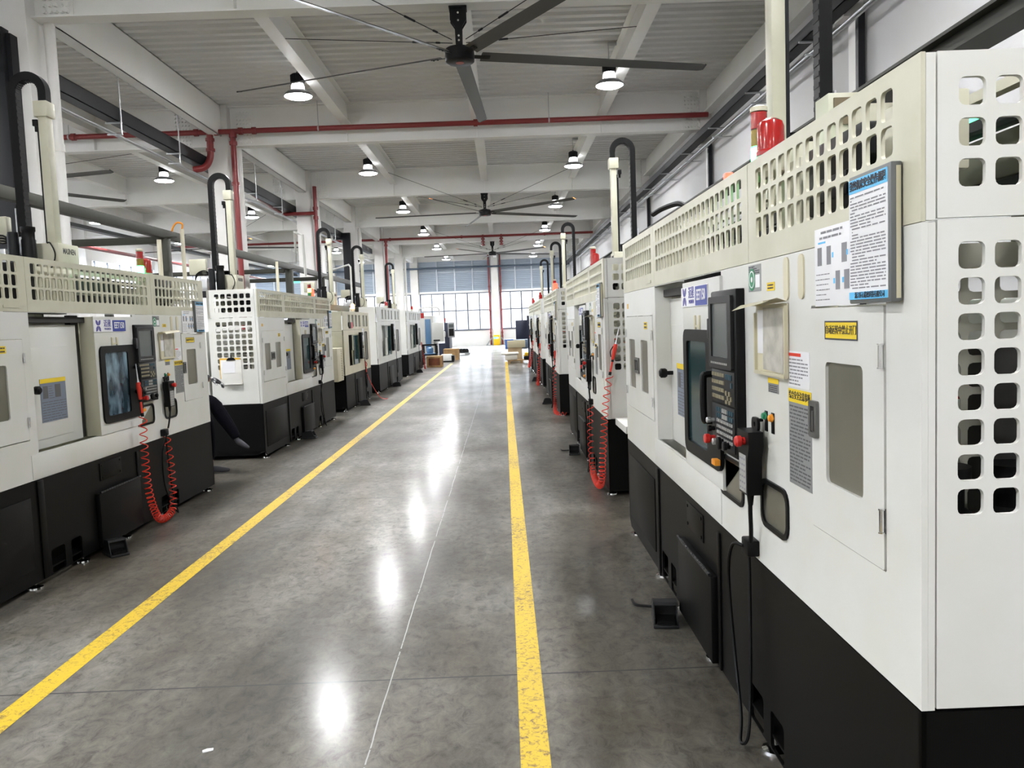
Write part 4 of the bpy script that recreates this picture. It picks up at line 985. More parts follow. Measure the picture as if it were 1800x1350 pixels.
setmat(part(LM[0], 'sliding_door', 'window_pane'), M_reflglass)
s3 = build_slot_lathe(2.97, 1.93, M_beige, .70, 'older beige lathe with slotted top windows, third machine on the left'); s3.location = (XFL, 18.63, 0); s3.rotation_euler = (0, 0, PI)
b = B(); b.box(.03, 3.0, .62, .55, 3.52, 1.24, .01)
for k in range(12): b.box(.02, 3.04, .66 + k * .046, .032, 3.18, .685 + k * .046)
b.obj('side_cover', M_beige, s3)
b = B(); b.box(-.006, 2.0, 1.60, 0, 2.42, 1.72, .002); p_ = b.obj('name_plate', M_blackp, s3)
b = B(); b.box(-.008, 2.0, 1.60, -.006, 2.2, 1.72); b.obj('red_field', M_red, p_)
setmat(part(s3, 'beacon', 'beacon_dome'), M_or_on)
s4 = build_slot_lathe(4.40, 2.10, M_white, .70, 'white lathe with slotted top windows, fourth machine on the left'); st4 = tree_of(s4); s4.location = (XFL, 24.25, 0); s4.rotation_euler = (0, 0, PI)
s5 = copy_fast(s4, st4); s5.location = (XFL, 30.40, 0); s5['label'] = 'white lathe with slotted top windows, fifth and farthest of the left row'
for o in (s4, s5): o['group'] = 'white slot-window lathes'

b = B(); b.box(.36, 1.40, 2.1, .48, 1.53, 2.42, .004); o = b.obj('vent_box', M_cream, RM[0])
b = B(); b.box(.38, 1.392, 2.30, .46, 1.40, 2.40); b.obj('vent_slats', mat('brown_slats', (.16, .12, .07), .6), o)
b = B(); b.tube(catmull([(.03, 2.36, 2.14), (.0, 2.42, 2.165), (-.05, 2.56, 2.16), (-.08, 2.66, 2.145)], 6), .014, 8); b.obj('clamp_lever', M_blackp, RM[0])
b = B(); b.box(.0, 1.52, 2.135, .03, 1.56, 2.158, .004); b.obj('indicator', M_rd_on, RM[0])
b = B(); b.box(.46, .50, 2.105, .50, .84, 2.135, .004); b.obj('green_reflection', M_exit, RM[0])  # added glowing bar standing in for a green reflection on the rail
# gantry loaders
ld0 = build_loader(); dtr = tree_of(ld0); fst = True
for right, ys_, labs in ((True, [3.92, 9.51, 17.4, 21.5, 27.4], ['nearest right lathe', 'second right lathe', 'third right lathe', 'fourth right lathe', 'farthest right lathe']), (False, [6.48, 10.72, 16.8, 20.6, 26.4], ['nearest left lathe', 'second left lathe', 'beige slotted lathe', 'fourth left lathe', 'farthest left lathe'])):
    for y, lab in zip(ys_, labs):
        o = place(ld0, dtr, right, y, fst, .39); fst = False
        o['label'] = 'cream gantry loader arm with cable chain over the ' + lab; o['group'] = 'gantry loader arms'
for nm, x_, y_, L_ in (('beige slotted lathe', XFL, 18.63, 2.97), ('fourth left lathe', XFL, 24.25, 4.4), ('farthest left lathe', XFL, 30.40, 4.4)):
    b = B(); b.box(x_ - .52, y_ - L_, 1.98, x_ - .42, y_, 2.10, .004)
    for q in (.2, L_ - .2): b.box(x_ - .51, y_ - q - .05, 1.6, x_ - .43, y_ - q + .05, 1.98)
    tag(b.obj('gantry_beam', M_olive), 'olive grey gantry beam over the ' + nm, 'gantry beam')

# controllers, notices, pedals
pd0 = build_pendant(); ptr = tree_of(pd0)
for i, (right, y, lab) in enumerate(((True, R0[0], 'black handheld pendant with red button hung on the nearest right lathe'), (False, 8.41, 'black handheld pendant hung on the nearest left lathe'), (False, 14.58, 'black handheld pendant hung on the second left lathe'), (True, R0[1], 'black handheld pendant hung on the second right lathe'), (True, R0[2], 'black handheld pendant hung on the third right lathe'), (True, R0[3], 'black handheld pendant hung on the fourth right lathe'), (True, R0[4], 'black handheld pendant hung on the farthest right lathe'))):
    o = place(pd0, ptr, right, y - .035 if right else y + .035, i == 0); o['label'] = lab; o['group'] = 'handheld pendants'
bk0 = build_booklet(); btr = tree_of(bk0); nt0 = build_notice(); ntr = tree_of(nt0)
for i, (right, y, lab) in enumerate(((True, R0[0], 'nearest right lathe'), (False, 8.41, 'nearest left lathe'), (False, 14.58, 'second left lathe'), (True, R0[1], 'second right lathe'), (True, R0[2], 'third right lathe'))):
    o = place(bk0, btr, right, y, i == 0); o['label'] = 'thick blue-banded notice booklet on the upper corner of the ' + lab; o['group'] = 'notice booklets'
    o = place(nt0, ntr, right, y, i == 0); o['label'] = 'laminated sheet with small photographs beside the booklet on the ' + lab; o['group'] = 'laminated instruction sheets'
pe0 = build_pedal(); pet = tree_of(pe0)
for i, (xx, y, rz, lab) in enumerate(((.79, 4.20, 1.45, 'black foot pedal on the floor before the nearest right lathe'), (-2.93, 5.98, 2.3, 'black foot pedal on the floor before the nearest left lathe'), (.79, 9.72, 1.5, 'black foot pedal on the floor before the second right lathe'), (.80, 15.8, 0, 'black foot pedal before the third right lathe'), (-2.93, 12.05, 3.1, 'black foot pedal before the second left lathe'), (-2.92, 16.9, 3.3, 'black foot pedal before the beige lathe'), (-2.92, 22.0, 3.1, 'black foot pedal before the fourth left lathe'), (-2.92, 28.0, 3.1, 'black foot pedal before the farthest left lathe'), (.81, 21.9, 0, 'black foot pedal before the fourth right lathe'))):
    o = pe0 if i == 0 else copy_fast(pe0, pet); o.location = (xx, y, 0); o.rotation_euler = (0, 0, rz); o['label'] = lab; o['group'] = 'foot pedals'

# coiled air hoses
build_gun([(-.035, 1.10, .71), (-.05, 1.08, .45), (-.06, .85, .12), (-.07, .45, .055), (-.06, .12, .10), (-.05, -.02, .45), (-.02, -.05, .85), (.024, -.05, 1.10)], (.024, -.05, 1.10), (.22, 0, 1), 'red air gun and coiled hose hooked on the end of the second right lathe', (XFR, R0[1], 0))
build_gun([(-.035, 1.19, .71), (-.06, 1.20, .42), (-.09, 1.28, .12), (-.10, 1.42, .05), (-.10, 1.62, .08), (-.09, 1.74, .32), (-.09, 1.77, .65), (-.10, 1.78, .95)], (-.10, 1.78, .95), (.05, .02, 1), 'red air gun and coiled hose hooked on the door handle of the nearest left lathe', (XFL, 8.41, 0), PI)
build_gun([(-.035, .60, .80), (-.05, .55, .5), (-.06, .42, .14), (-.07, .25, .05), (-.06, .06, .05), (-.03, -.08, .045), (.10, -.10, .045)], (-.035, .60, .80), (.05, 0, 1), 'red air gun and coiled hose hanging before the third right lathe', (XFR, R0[2], 0))
build_gun([(-.035, 1.15, .71), (-.06, 1.15, .4), (-.10, 1.05, .06), (-.09, .75, .05), (-.07, .60, .35), (-.04, .55, .78)], (-.04, .55, .78), (.05, .05, 1), 'red air gun and coiled hose hanging before the fourth right lathe', (XFR, R0[3], 0))
build_gun([(-.035, 1.5, .71), (-.10, 1.3, .45), (-.16, .7, .22), (-.12, .3, .35), (-.05, .15, .75)], (-.05, .15, .75), (.05, .05, 1), 'red air gun and coiled hose hanging before the farthest right lathe', (XFR, R0[4], 0))
build_gun([(-.03, .75, .60), (-.12, .70, .35), (-.26, .62, .08), (-.36, .50, .012), (-.40, .40, .012)], (-.03, .75, .60), (.1, 0, 1), 'straight red air hose trailing onto the floor from the beige lathe', (XFL, 18.63, 0), PI, straight=True)
build_gun([(-.03, .25, .72), (-.06, .24, .4), (-.08, .15, .05), (-.09, .05, .04), (-.06, .02, .3), (-.04, .02, .55)], (-.03, .25, .72), (.1, 0, 1), 'red coiled hose at the far corner of the farthest left lathe', (XFL, 30.40, 0), PI)

# papers in a bag clipped to the near end of the second left lathe
t = thing('paper_bag', 'clipped bag of white papers with yellow card hung on the second left lathe end', 'papers', (-3.41, 10.247, 0)); ye = 0
b = B(); b.box(-.135, -.012, .965, .125, -.004, 1.265, .002); b.prism([(-.11, -.005), (.13, -.005), (.13, -.045), (-.08, -.03)], .955, .968); b.obj('clear_bag', M_film, t)
b = B(); b.box(-.145, -.006, 1.03, -.05, -.001, 1.285); b.box(-.05, -.006, 1.20, .11, -.001, 1.285); b.obj('yellow_card', M_amber, t)
b = B(); b.box(-.11, -.017, 1.10, .05, -.013, 1.24); b.obj('paper_sheet', M_paper, t)
b = B(); b.prism([(-.06, 1.255), (.06, 1.255), (.03, 1.29), (-.03, 1.29)], -.022, -.002, Matrix(((1, 0, 0, 0), (0, 0, 1, 0), (0, 1, 0, 0), (0, 0, 0, 1)))); b.cyl((0, -.012, 1.29), (0, -.012, 1.33), .006, n=8); b.obj('spring_clip', M_blackp, t)

# white ledge box between the first two right lathes
b = B(); b.box(.96, 6.60, .66, 1.30, 7.22, .72, .004); b.box(1.05, 6.7, 0, 1.25, 7.1, .66); tag(b.obj('chip_trough', M_white), 'low white trough between the first and second right lathes', 'trough')

# ------------------------------------------------------------------ steel runway frames behind the machine rows
t = thing('runway_frame', 'grey-green steel runway frame with posts behind the left lathes', 'steel frame', (-4.9, 12, 0))
def H(b, p0, p1, w, h): b.beam(p0, p1, w * .18, h); b.beam((p0[0], p0[1], p0[2] + h / 2), (p1[0], p1[1], p1[2] + h / 2), w, .012); b.beam((p0[0], p0[1], p0[2] - h / 2), (p1[0], p1[1], p1[2] - h / 2), w, .012)
for xx in (0.0, -4.2):
    b = B(); b.box(xx - .05, -14, 3.0, xx + .05, 17, 3.13, .006); b.obj('runway_beam', M_run, t)
for y in (-7, .1, 7.1, 10.5):
    b = B(); b.box(-4.2, y - .04, 2.93, 0, y + .04, 3.03, .004); b.obj('cross_beam', M_run, t)
    for xx in (0.0, -4.2):
        b = B(); b.box(xx - .075, y - .075, 0.01, xx + .075, y + .075, 3.0, .006); b.box(xx - .13, y - .13, 0, xx + .13, y + .13, .015); b.prism([(xx - .075, 3.0), (xx + .075, 3.0), (xx + .20, 3.02), (xx - .20, 3.02)], y - .05, y + .05, Matrix(((1, 0, 0, 0), (0, 0, 1, 0), (0, 1, 0, 0), (0, 0, 0, 1)))); b.obj('post', M_run, t)
t = thing('runway_frame', 'dark steel runway frame behind the right lathes along the wall', 'steel frame', (2.62, 12, 0))
b = B(); b.box(-.10, -16, 2.998, .10, 17, 3.02); b.box(-.04, -16, 3.02, .04, 17, 3.11); b.box(-.10, -16, 3.11, .10, 17, 3.13); b.obj('runway_beam', M_run, t)
for y in (-12, -4.9, 1.4, 7, 14):
    b = B(); b.box(-.07, y - .07, 0, .07, y + .07, 2.998, .006); b.obj('post', M_run, t)
# upright cable and air pipes by the frame
for (xx, y, zt, lab) in ((-4.72, 12.35, 3.16, 'cream upright pipe with orange cable beside the first runway post'), (-4.72, 11.5, 2.92, 'shorter cream upright pipe left of the orange-cabled one'), (-4.70, 17.35, 3.05, 'white upright pipe between the second and third runway posts')):
    t = thing('service_pipe', lab, 'pipe', (xx, y, 0))
    b = B(); b.tube([(0, 0, 0), (0, 0, zt * .6), (.0, 0, zt)], .03, 10); b.obj('pipe', M_beige, t)
    if 'orange' in lab and 'left' not in lab:
        b = B(); b.tube(catmull([(.0, .0, zt - .01), (.02, -.02, zt + .07), (-.05, -.04, zt + .09), (-.12, -.03, zt + .02), (-.16, 0, zt - .10)], 6), .014, 8); b.obj('orange_cable', M_orange, t)
b = B(); b.tube([(-4.75, 19.2, 3.17), (-3.30, 13.35, 3.17), (-3.17, 13.32, 3.12), (-3.15, 13.30, 2.46)], .022, 8); tag(b.obj('air_pipe', M_white), 'white pipe bent down to the signal light of the second left lathe', 'pipe')
b = B(); b.tube([(-4.75, 22.6, 3.17), (-3.75, 20.35, 3.16), (-3.70, 20.3, 3.10), (-3.70, 20.3, 2.12)], .022, 8); tag(b.obj('air_pipe', M_white), 'white pipe bent down to the fourth left lathe', 'pipe')

# ------------------------------------------------------------------ far end of the hall
t = thing('column_guard', 'bright yellow guard with green notice around the foot of the end column', 'guard', (-.52, YE - .55, 0))
b = B(); b.box(-.23, 0, 0, .23, .24, .74, .02); b.obj('guard', M_safe, t)
b = B(); b.box(-.20, -.012, .46, .10, 0, .60, .004); g = b.obj('green_notice', M_exit, t)
b = B(); lines(b, 0, .18, -.08, .57, .49, 3, .02, 3)
b.bm.verts.ensure_lookup_table(); bmesh.ops.transform(b.bm, matrix=Matrix(((0, 1, 0, 0), (1, 0, 0, -.014), (0, 0, 1, 0), (0, 0, 0, 1))), verts=b.bm.verts[:]); b.obj('notice_lines', M_wtext, g)
for s, lab in ((-1, 'grey folding barrier leaning left of the yellow guard'), (1, 'grey folding barrier leaning right of the yellow guard')):
    b = B(); P = [(0, .66), (.06, .66), (.52, .04), (.52, 0), (.40, 0)]
    b.prism([(s * a, c) for a, c in P], -.16, -.08, Matrix(((1, 0, 0, -.52 + s * .25), (0, 0, 1, YE - .3), (0, 1, 0, 0), (0, 0, 0, 1))))
    b.beam((-.52 + s * .30, YE - .62, .02), (-.52 + s * .62, YE - .62, .02), .05, .04); b.beam((-.52 + s * .60, YE - .62, .02), (-.52 + s * .60, YE - .40, .25), .04, .04)
    tag(b.obj('folding_barrier', M_grey), lab, 'barrier')
# white and blue machine beyond the left row
t = thing('blue_trimmed_lathe', 'white lathe with blue pillar, open control arm and rounded door at the far left end', 'machine', (-3.5, 39.8, 0)); t.scale = (1.09, 1.09, 1.0)
b = B(); b.box(-.95, -.1, .02, .10, 2.6, 2.05, .01); b.box(-1.05, -.12, .02, -.28, .0, 2.22, .01); b.obj('housing', M_white, t)
b = B(); b.box(-.26, -.16, .35, -.02, -.08, 1.90, .02); b.obj('blue_pillar', M_bluem, t)
b = B(); b.box(.04, -.22, .80, .56, -.12, 1.72, .03); dd_ = b.obj('door', M_white, t)
b = B(); b.tube(catmull([(.56, -.20, 1.0), (.62, -.24, 1.05), (.62, -.24, 1.25), (.56, -.20, 1.3)], 6), .016, 8); b.obj('handle', M_white, dd_)
b = B(); b.box(.09, -.225, .83, .38, -.22, .90, .01); b.obj('vent', M_blackp, dd_)
b = B(); b.box(.58, -.05, .05, .78, 1.8, 1.70, .01); b.box(.30, -.02, .05, .70, .6, .7); b.obj('side_body', M_navy, t)
b = B(); b.box(.74, -.24, .98, 1.04, -.14, 1.70, .02); cp_ = b.obj('control_box', M_grey, t)
b = B(); b.box(.79, -.248, 1.45, 1.0, -.24, 1.62); b.obj('screen', M_screen, cp_)
b = B(); b.box(.79, -.246, 1.05, 1.0, -.24, 1.40); b.obj('key_field', M_blackp, cp_)
b = B(); b.cyl((.62, 0, 1.7), (.62, 0, 1.78), .02); b.lathe([(.03, 1.76), (.03, 1.92)], Matrix.Translation((.62, 0, 0)), 12); b.obj('signal_lamp', M_rd_off, t)
b = B(); b.tube(catmull([(-.5, .0, 2.2), (-.45, -.1, 2.42), (.0, -.1, 2.46), (.35, -.05, 2.40), (.38, 0, 2.05)], 6), .03, 8); b.obj('overhead_arm', M_white, t)
b = B(); b.box(-.62, -.14, 1.95, -.30, -.12, 2.20); b.obj('red_sign', M_red, t)
# dark cabinet panel hinged out at the end of the right row
t = thing('cabinet_panel', 'dark navy hinged cabinet panel standing out past the farthest right lathe', 'panel', (.86, 29.45, 0))
b = B(); b.box(-.43, -.03, .98, .0, .03, 1.66, .006); b.box(-.02, -.04, .95, .06, .04, 1.82, .006); b.obj('panel', M_navy, t)
b = B(); b.box(-.01, -.03, 0, .05, .03, .95); b.obj('stand', M_navy, t)
# crates, boxes and pallet
def crate(nm, lab, x0, y0, x1, y1, h, z=0, frame=M_wood, board=M_woodd, cat='crate'):
    t = thing(nm, lab, cat, ((x0 + x1) / 2, (y0 + y1) / 2, z)); hx, hy = (x1 - x0) / 2, (y1 - y0) / 2; f = .07
    b = B()
    for sy in (-1, 1):
        yy = sy * hy
        b.box(-hx, yy - .02, .0, hx, yy + .02, f); b.box(-hx, yy - .02, h - f, hx, yy + .02, h); b.box(-hx, yy - .02, f, -hx + f, yy + .02, h - f); b.box(hx - f, yy - .02, f, hx, yy + .02, h - f)
    b.box(-hx, -hy + .02, 0, -hx + .03, hy - .02, f); b.box(hx - .03, -hy + .02, 0, hx, hy - .02, f); b.box(-hx, -hy, h - .025, hx, hy, h)
    b.obj('battens', frame, t)
    b = B(); b.box(-hx + .015, -hy + .012, .012, hx - .015, hy - .012, h - .03); b.obj('boards', board, t)
    return t
crate('wooden_crate', 'near open-framed wooden crate with dark red boards, left of the aisle', -2.98, 31.2, -2.40, 31.9, .42)
crate('wooden_crate', 'larger brown wooden crate behind the white box, left of the aisle', -2.75, 36.9, -2.08, 37.9, .50, frame=M_wood, board=M_wood)
t = thing('black_stand', 'black open steel stand holding a blue part behind the near crate', 'stand', (-3.05, 33.6, 0)); b = B()
for sx in (-.27, .27):
    for sy in (-.25, .25): b.box(sx - .03, sy - .03, 0, sx + .03, sy + .03, .82)
for zz in (.40, .80): b.box(-.3, -.28, zz - .03, .3, -.22, zz + .03); b.box(-.3, .22, zz - .03, .3, .28, zz + .03); b.box(-.3, -.28, zz - .03, -.24, .28, zz + .03); b.box(.24, -.28, zz - .03, .3, .28, zz + .03)
b.obj('frame', M_blackp, t); b = B(); b.box(-.24, -.22, .43, .24, .22, .46); b.lathe([(.12, .46), (.14, .50), (.14, .66), (.08, .70)], n=16); b.obj('blue_part', M_bluem, t)
t = thing('white_box', 'white box on a black skid beside the brown crate', 'box', (-2.48, 35.3, 0)); b = B(); b.box(-.24, -.3, .06, .20, .3, .33, .01); b.obj('box', M_white, t); b = B(); b.box(-.25, -.3, 0, .30, .3, .06); b.box(.20, -.28, .06, .32, .28, .28, .02); b.obj('skid', M_blackp, t)
t = thing('motor_parts', 'dark machine parts on a low grey trolley near the far left of the aisle', 'machine parts', (-2.28, 43.2, 0)); b = B()
for k in range(5): b.lathe([(.07, .10), (.10, .12), (.10, .26 + .03 * (k % 2)), (.05, .32)], Matrix.Translation((-.30 + .15 * k, .06 * (k % 2), 0)), 12)
b.obj('parts', M_dark, t); b = B(); b.box(-.42, -.3, .06, .45, .3, .10); b.box(.2, -.34, 0, .45, .3, .06); b.box(-.4, -.3, 0, -.3, .3, .06); b.obj('trolley', M_grey, t)
t = thing('pallet', 'wooden pallet under film-wrapped goods on the right before the end wall', 'pallet', (.62, 32.4, 0)); b = B()
for sx in (-.50, 0, .42): b.box(sx, -.5, 0, sx + .09, .5, .10)
for k in range(6): b.box(-.52, -.5 + k * .18, .10, .52, -.38 + k * .18, .125)
b.obj('slats', M_wood, t)
b = B(); b.box(-.0, 31.95, .125, .50, 32.8, .34, .04); b.box(-.14, 31.9, .34, .55, 32.8, .42, .035); tag(b.obj('film_wrapped_goods', M_film), 'goods wrapped in cloudy plastic film on the pallet', 'wrapped goods')
b = B(); b.box(.14, 33.6, 0, .72, 34.3, .56, .008); tag(b.obj('cardboard_box', M_card), 'lower tan cardboard box behind the pallet', 'box', 'cardboard boxes')
b = B(); b.box(.12, 33.55, .56, .86, 34.35, .84, .008); tag(b.obj('cardboard_box', mat('olive_cardboard', (.42, .38, .26), .8)), 'long olive-tan box on top of the lower cardboard box', 'box', 'cardboard boxes')
t = thing('pump', 'small yellow and black pump on the pallet beside the right lathe', 'pump', (.98 - .12, 32.0, .125)); b = B(); b.lathe([(.10, 0), (.12, .03), (.12, .12), (.06, .15)], n=14); b.obj('casing', M_blackp, t); b = B(); b.lathe([(.06, .15), (.08, .17), (.08, .26), (.03, .29)], n=14); b.box(-.13, -.02, .14, .12, .02, .19); b.obj('motor', M_safe, t)
b = B(); b.box(.05, 50.2, 0, .55, 51.0, .55, .02); b.box(.03, 50.18, .50, .57, 51.02, .56, .01); tag(b.obj('parts_bin', M_bin), 'blue bin against the end wall right of the yellow guard', 'bin')
b = B(); b.box(.56, 50.4, .05, 1.6, 51.0, .52, .01); b.box(.6, 50.45, 0, 1.55, 50.95, .05); tag(b.obj('tool_bench', mat('slate_bench', (.10, .14, .20), .5)), 'low slate bench right of the blue bin', 'bench')
t = thing('exit_sign', 'small green lit exit sign hanging far off in the left bay', 'sign', (-10.6, 42.9, 4.05)); b = B(); b.box(-.26, -.02, 0, .26, .02, .22, .005); b.obj('sign_body', M_exit, t); b = B(); b.cyl((-.2, 0, .22), (-.2, 0, 1.82), .008, n=6); b.cyl((.2, 0, .22), (.2, 0, 1.82), .008, n=6); b.obj('rods', M_galv, t)
b = B(); b.prism([(-.02, -.008), (.018, -.012), (.022, .004), (.0, .012), (-.018, .008)], .0005, .004, Matrix.Translation((-1.2, 3.05, 0)) @ Matrix.Rotation(.5, 4, 'Z')); tag(b.obj('paper_scrap', M_paper), 'tiny white scrap on the floor at the bottom of the frame', 'scrap')
# ------------------------------------------------------------------ person seated in the gap beyond the nearest left lathe
def skin_obj(name, verts, edges, radii, m, parent, root=0, sub=2, smooth=True):
    me = bpy.data.meshes.new(name); me.from_pydata([tuple(v) for v in verts], edges, []); me.materials.append(m)
    o = bpy.data.objects.new(name, me); COL.objects.link(o); o.parent = parent
    sk = o.modifiers.new('skin', 'SKIN'); sk.use_smooth_shade = True
    for v, r in zip(me.skin_vertices[0].data, radii): v.radius = (r, r) if isinstance(r, (int, float)) else r
    me.skin_vertices[0].data[root].use_root = True
    ss = o.modifiers.new('sub', 'SUBSURF'); ss.levels = sub; ss.render_levels = sub
    return o
def chain(*groups):
    """each group: list of (pos, radius); 'join' index (into all verts) as first item links it"""
    V, E, R = [], [], []
    for g in groups:
        j, pts = g; prev = j
        for p, r in pts:
            V.append(p); R.append(r); i = len(V) - 1
            if prev is not None: E.append((prev, i))
            prev = i
    return V, E, R
PX, PY = -3.78, 9.22
pt = thing('person', 'person in dark trousers sitting behind the nearest left lathe, crossed leg and mottled glove showing', 'person', (PX, PY, 0))
def rel(x, y, z): return (x - PX, y - PY, z)
hip = rel(-3.80, 9.22, .70); chest = rel(-3.80, 9.22, 1.12); neck = rel(-3.78, 9.22, 1.33); head = rel(-3.72, 9.20, 1.52)
# body, one continuous surface: trunk, head, arms, legs
V, E_, R = chain((None, [(hip, .15), (rel(-3.82, 9.22, .90), .14), (chest, .155), (rel(-3.79, 9.22, 1.27), .10), (neck, .055), (rel(-3.75, 9.21, 1.43), .085), (head, .10), (rel(-3.72, 9.2, 1.62), .075)]),
    (3, [(rel(-3.77, 9.03, 1.26), .07), (rel(-3.72, 9.00, 1.00), .048), (rel(-3.50, 9.05, 1.10), .040), (rel(-3.28, 9.14, 1.095), .034)]),
    (3, [(rel(-3.77, 9.41, 1.26), .07), (rel(-3.70, 9.47, 1.00), .048), (rel(-3.50, 9.40, .90), .04), (rel(-3.38, 9.34, .86), .033)]),
    (0, [(rel(-3.72, 9.12, .68), .10), (rel(-3.30, 9.16, .86), .072), (rel(-3.22, 9.17, .72), .062), (rel(-3.05, 9.19, .44), .042)]),
    (0, [(rel(-3.72, 9.33, .66), .10), (rel(-3.42, 9.34, .64), .072), (rel(-3.42, 9.34, .35), .058), (rel(-3.43, 9.34, .09), .042)]))
skin_obj('body', V, E_, R, M_skin, pt)
V, E_, R = chain((None, [(rel(-3.80, 9.22, .66), .165), (rel(-3.82, 9.22, .90), .158), (chest, .172), (rel(-3.79, 9.22, 1.28), .11)]),
    (3, [(rel(-3.77, 9.02, 1.26), .085), (rel(-3.72, 9.00, 1.00), .062), (rel(-3.50, 9.05, 1.10), .052), (rel(-3.32, 9.13, 1.11), .046)]),
    (3, [(rel(-3.77, 9.42, 1.26), .085), (rel(-3.70, 9.47, 1.00), .062), (rel(-3.50, 9.40, .90), .05), (rel(-3.41, 9.35, .865), .044)]))
skin_obj('shirt', V, E_, R, mat('grey_shirt', (.14, .14, .15), .85, bump=.2, bscale=50), pt)
V, E_, R = chain((None, [(rel(-3.80, 9.22, .72), .172), (rel(-3.79, 9.22, .64), .165)]),
    (1, [(rel(-3.70, 9.12, .68), .115), (rel(-3.30, 9.16, .87), .088), (rel(-3.23, 9.17, .73), .085), (rel(-3.11, 9.185, .53), .070), (rel(-3.06, 9.19, .43), .056), (rel(-3.05, 9.19, .41), .050)]),
    (1, [(rel(-3.70, 9.33, .66), .115), (rel(-3.42, 9.34, .65), .088), (rel(-3.42, 9.34, .36), .076), (rel(-3.43, 9.34, .13), .064)]))
skin_obj('trousers', V, E_, R, M_cloth, pt)
# shoes
for nm, heel, toe in (('crossed', Vector(rel(-3.08, 9.19, .39)), Vector(rel(-2.92, 9.20, .295))), ('floor', Vector(rel(-3.46, 9.34, .045)), Vector(rel(-3.20, 9.34, .035)))):
    d_ = toe - heel; V, E_, R = chain((None, [(heel, .040), (heel + d_ * .35 + Vector((0, 0, .010)), .039), (heel + d_ * .7, .032), (toe, .016)]), (0, [(heel + Vector((.02, 0, .06)), .042)]))
    sh = skin_obj('shoe', V, E_, R, M_shoe, pt)
# gloved hands with five fingers
def hand(wrist, fwd, up, curl, m):
    wrist, fwd, up = Vector(wrist), Vector(fwd).normalized(), Vector(up).normalized(); side = fwd.cross(up).normalized(); up = side.cross(fwd)
    groups = [(None, [(tuple(wrist - fwd * .03), .030), (tuple(wrist), .028), (tuple(wrist + fwd * .045), (.036))])]
    V, E_, R = chain(*groups); pal = 2
    for k, ln in enumerate((.070, .080, .075, .058)):
        off = side * (.030 - .020 * k); base = wrist + fwd * .085 + off
        pts = [(tuple(base), .0125)]; p = base; dr_ = fwd.copy()
        for j, fr in enumerate((.45, .32, .26)):
            a = curl * (.5 + .5 * j); dr_ = (dr_ * math.cos(a) - up * math.sin(a)).normalized(); up2 = side.cross(dr_)
            p = p + dr_ * ln * fr; pts.append((tuple(p), .0092 - .0008 * j))
        prev = pal
        for q, r in pts:
            V.append(q); R.append(r); E_.append((prev, len(V) - 1)); prev = len(V) - 1
    prev = 1
    for q, r in ((wrist + fwd * .03 + side * .038 - up * .006, .0135), (wrist + fwd * .062 + side * .052 - up * .018, .0105), (wrist + fwd * .088 + side * .052 - up * .030, .009)):
        V.append(tuple(q)); R.append(r); E_.append((prev, len(V) - 1)); prev = len(V) - 1
    return skin_obj('glove', V, E_, R, m, pt, root=1)
hand(rel(-3.265, 9.14, 1.09), (.85, .03, -.42), (.35, 0, .9), .45, M_camo)
hand(rel(-3.36, 9.33, .85), (.8, -.1, -.3), (.3, 0, .9), .5, M_camo)
# cuff of the mottled sleeve
V, E_, R = chain((None, [(rel(-3.41, 9.085, 1.108), .054), (rel(-3.33, 9.12, 1.108), .048), (rel(-3.285, 9.135, 1.10), .042)]))
skin_obj('sleeve_cuff', V, E_, R, mat('dark_grey_knit', (.05, .05, .055), .9), pt)
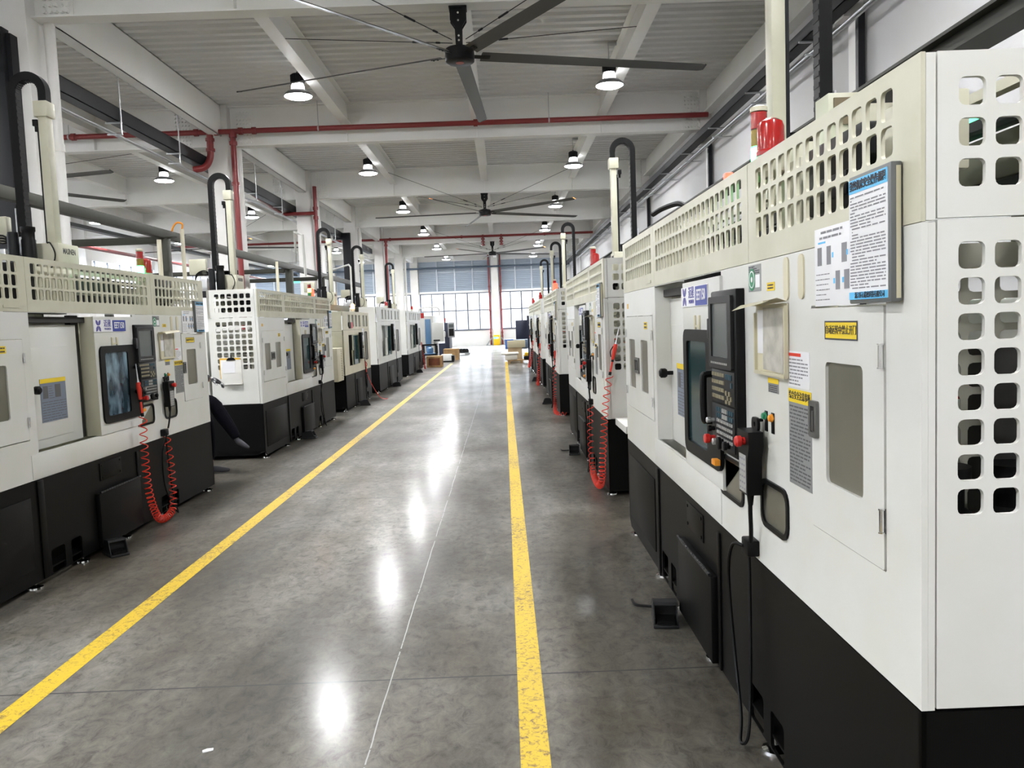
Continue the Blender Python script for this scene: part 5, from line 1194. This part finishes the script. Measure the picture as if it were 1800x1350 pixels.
# hair and face
hd = Vector(head)
b = B(); b.lathe([(.045, .118), (.085, .09), (.108, .04), (.112, -.01), (.10, -.05)], Matrix.Translation(hd + Vector((-.022, 0, .03))), 18, cap=True); b.obj('hair', M_hair, pt)
b = B(); b.cyl(hd + Vector((.085, 0, 0)), hd + Vector((.125, 0, -.035)), .012, .016, 10)
for s in (-1, 1): b.lathe([(.004, -.02), (.016, -.012), (.018, .012), (.006, .022)], Matrix.Translation(hd + Vector((0, s * .10, -.01))), 10)
b.obj('nose_and_ears', M_skin, pt)
b = B()
for s in (-1, 1): b.lathe([(.002, -.008), (.010, 0), (.002, .008)], Matrix.Translation(hd + Vector((.092, s * .034, .015))), 10)
b.box(hd.x + .085, hd.y - .022, hd.z - .062, hd.x + .096, hd.y + .022, hd.z - .056); b.obj('eyes_and_mouth', M_hair, pt)
t = thing('stool', 'low stool under the person behind the nearest left lathe', 'stool', (-3.84, 9.22, 0))
b = B(); b.lathe([(.16, .50), (.18, .51), (.18, .545), (.16, .555)], n=20); b.obj('seat', M_blackp, t)
for k in range(4):
    a = PI / 4 + k * PI / 2; b = B(); b.cyl((.11 * math.cos(a), .11 * math.sin(a), .50), (.17 * math.cos(a), .17 * math.sin(a), 0), .012, n=8); b.obj('leg', M_galv, t)

# ------------------------------------------------------------------ daylight and render settings
w = bpy.data.worlds.new('sky'); SC.world = w; w.use_nodes = True; nt = w.node_tree; bg = nt.nodes['Background']
bg.inputs['Strength'].default_value = 1.0
tc = nt.nodes.new('ShaderNodeTexCoord'); sp = nt.nodes.new('ShaderNodeSeparateXYZ'); rp = nt.nodes.new('ShaderNodeValToRGB')      # overcast sky: pale at the horizon, far brighter overhead
nt.links.new(tc.outputs['Generated'], sp.inputs[0]); nt.links.new(sp.outputs['Z'], rp.inputs['Fac'])
e = rp.color_ramp.elements; e[0].position = 0.0; e[0].color = (1.9, 1.95, 2.0, 1); e[1].position = .45; e[1].color = (52, 55, 59, 1)
k = e.new(.07); k.color = (2.6, 2.7, 2.8, 1)
nt.links.new(rp.outputs['Color'], bg.inputs['Color'])
SC.view_settings.view_transform = 'Standard'; SC.view_settings.look = 'None'; SC.view_settings.gamma = 1.0; SC.view_settings.exposure = 0.72; SC.view_settings.use_curve_mapping = False
cy = SC.cycles; cy.max_bounces = 7; cy.diffuse_bounces = 5; cy.glossy_bounces = 4; cy.transmission_bounces = 4; cy.transparent_max_bounces = 12; cy.sample_clamp_indirect = 8.0; cy.caustics_reflective = False; cy.caustics_refractive = False; cy.use_denoising = True
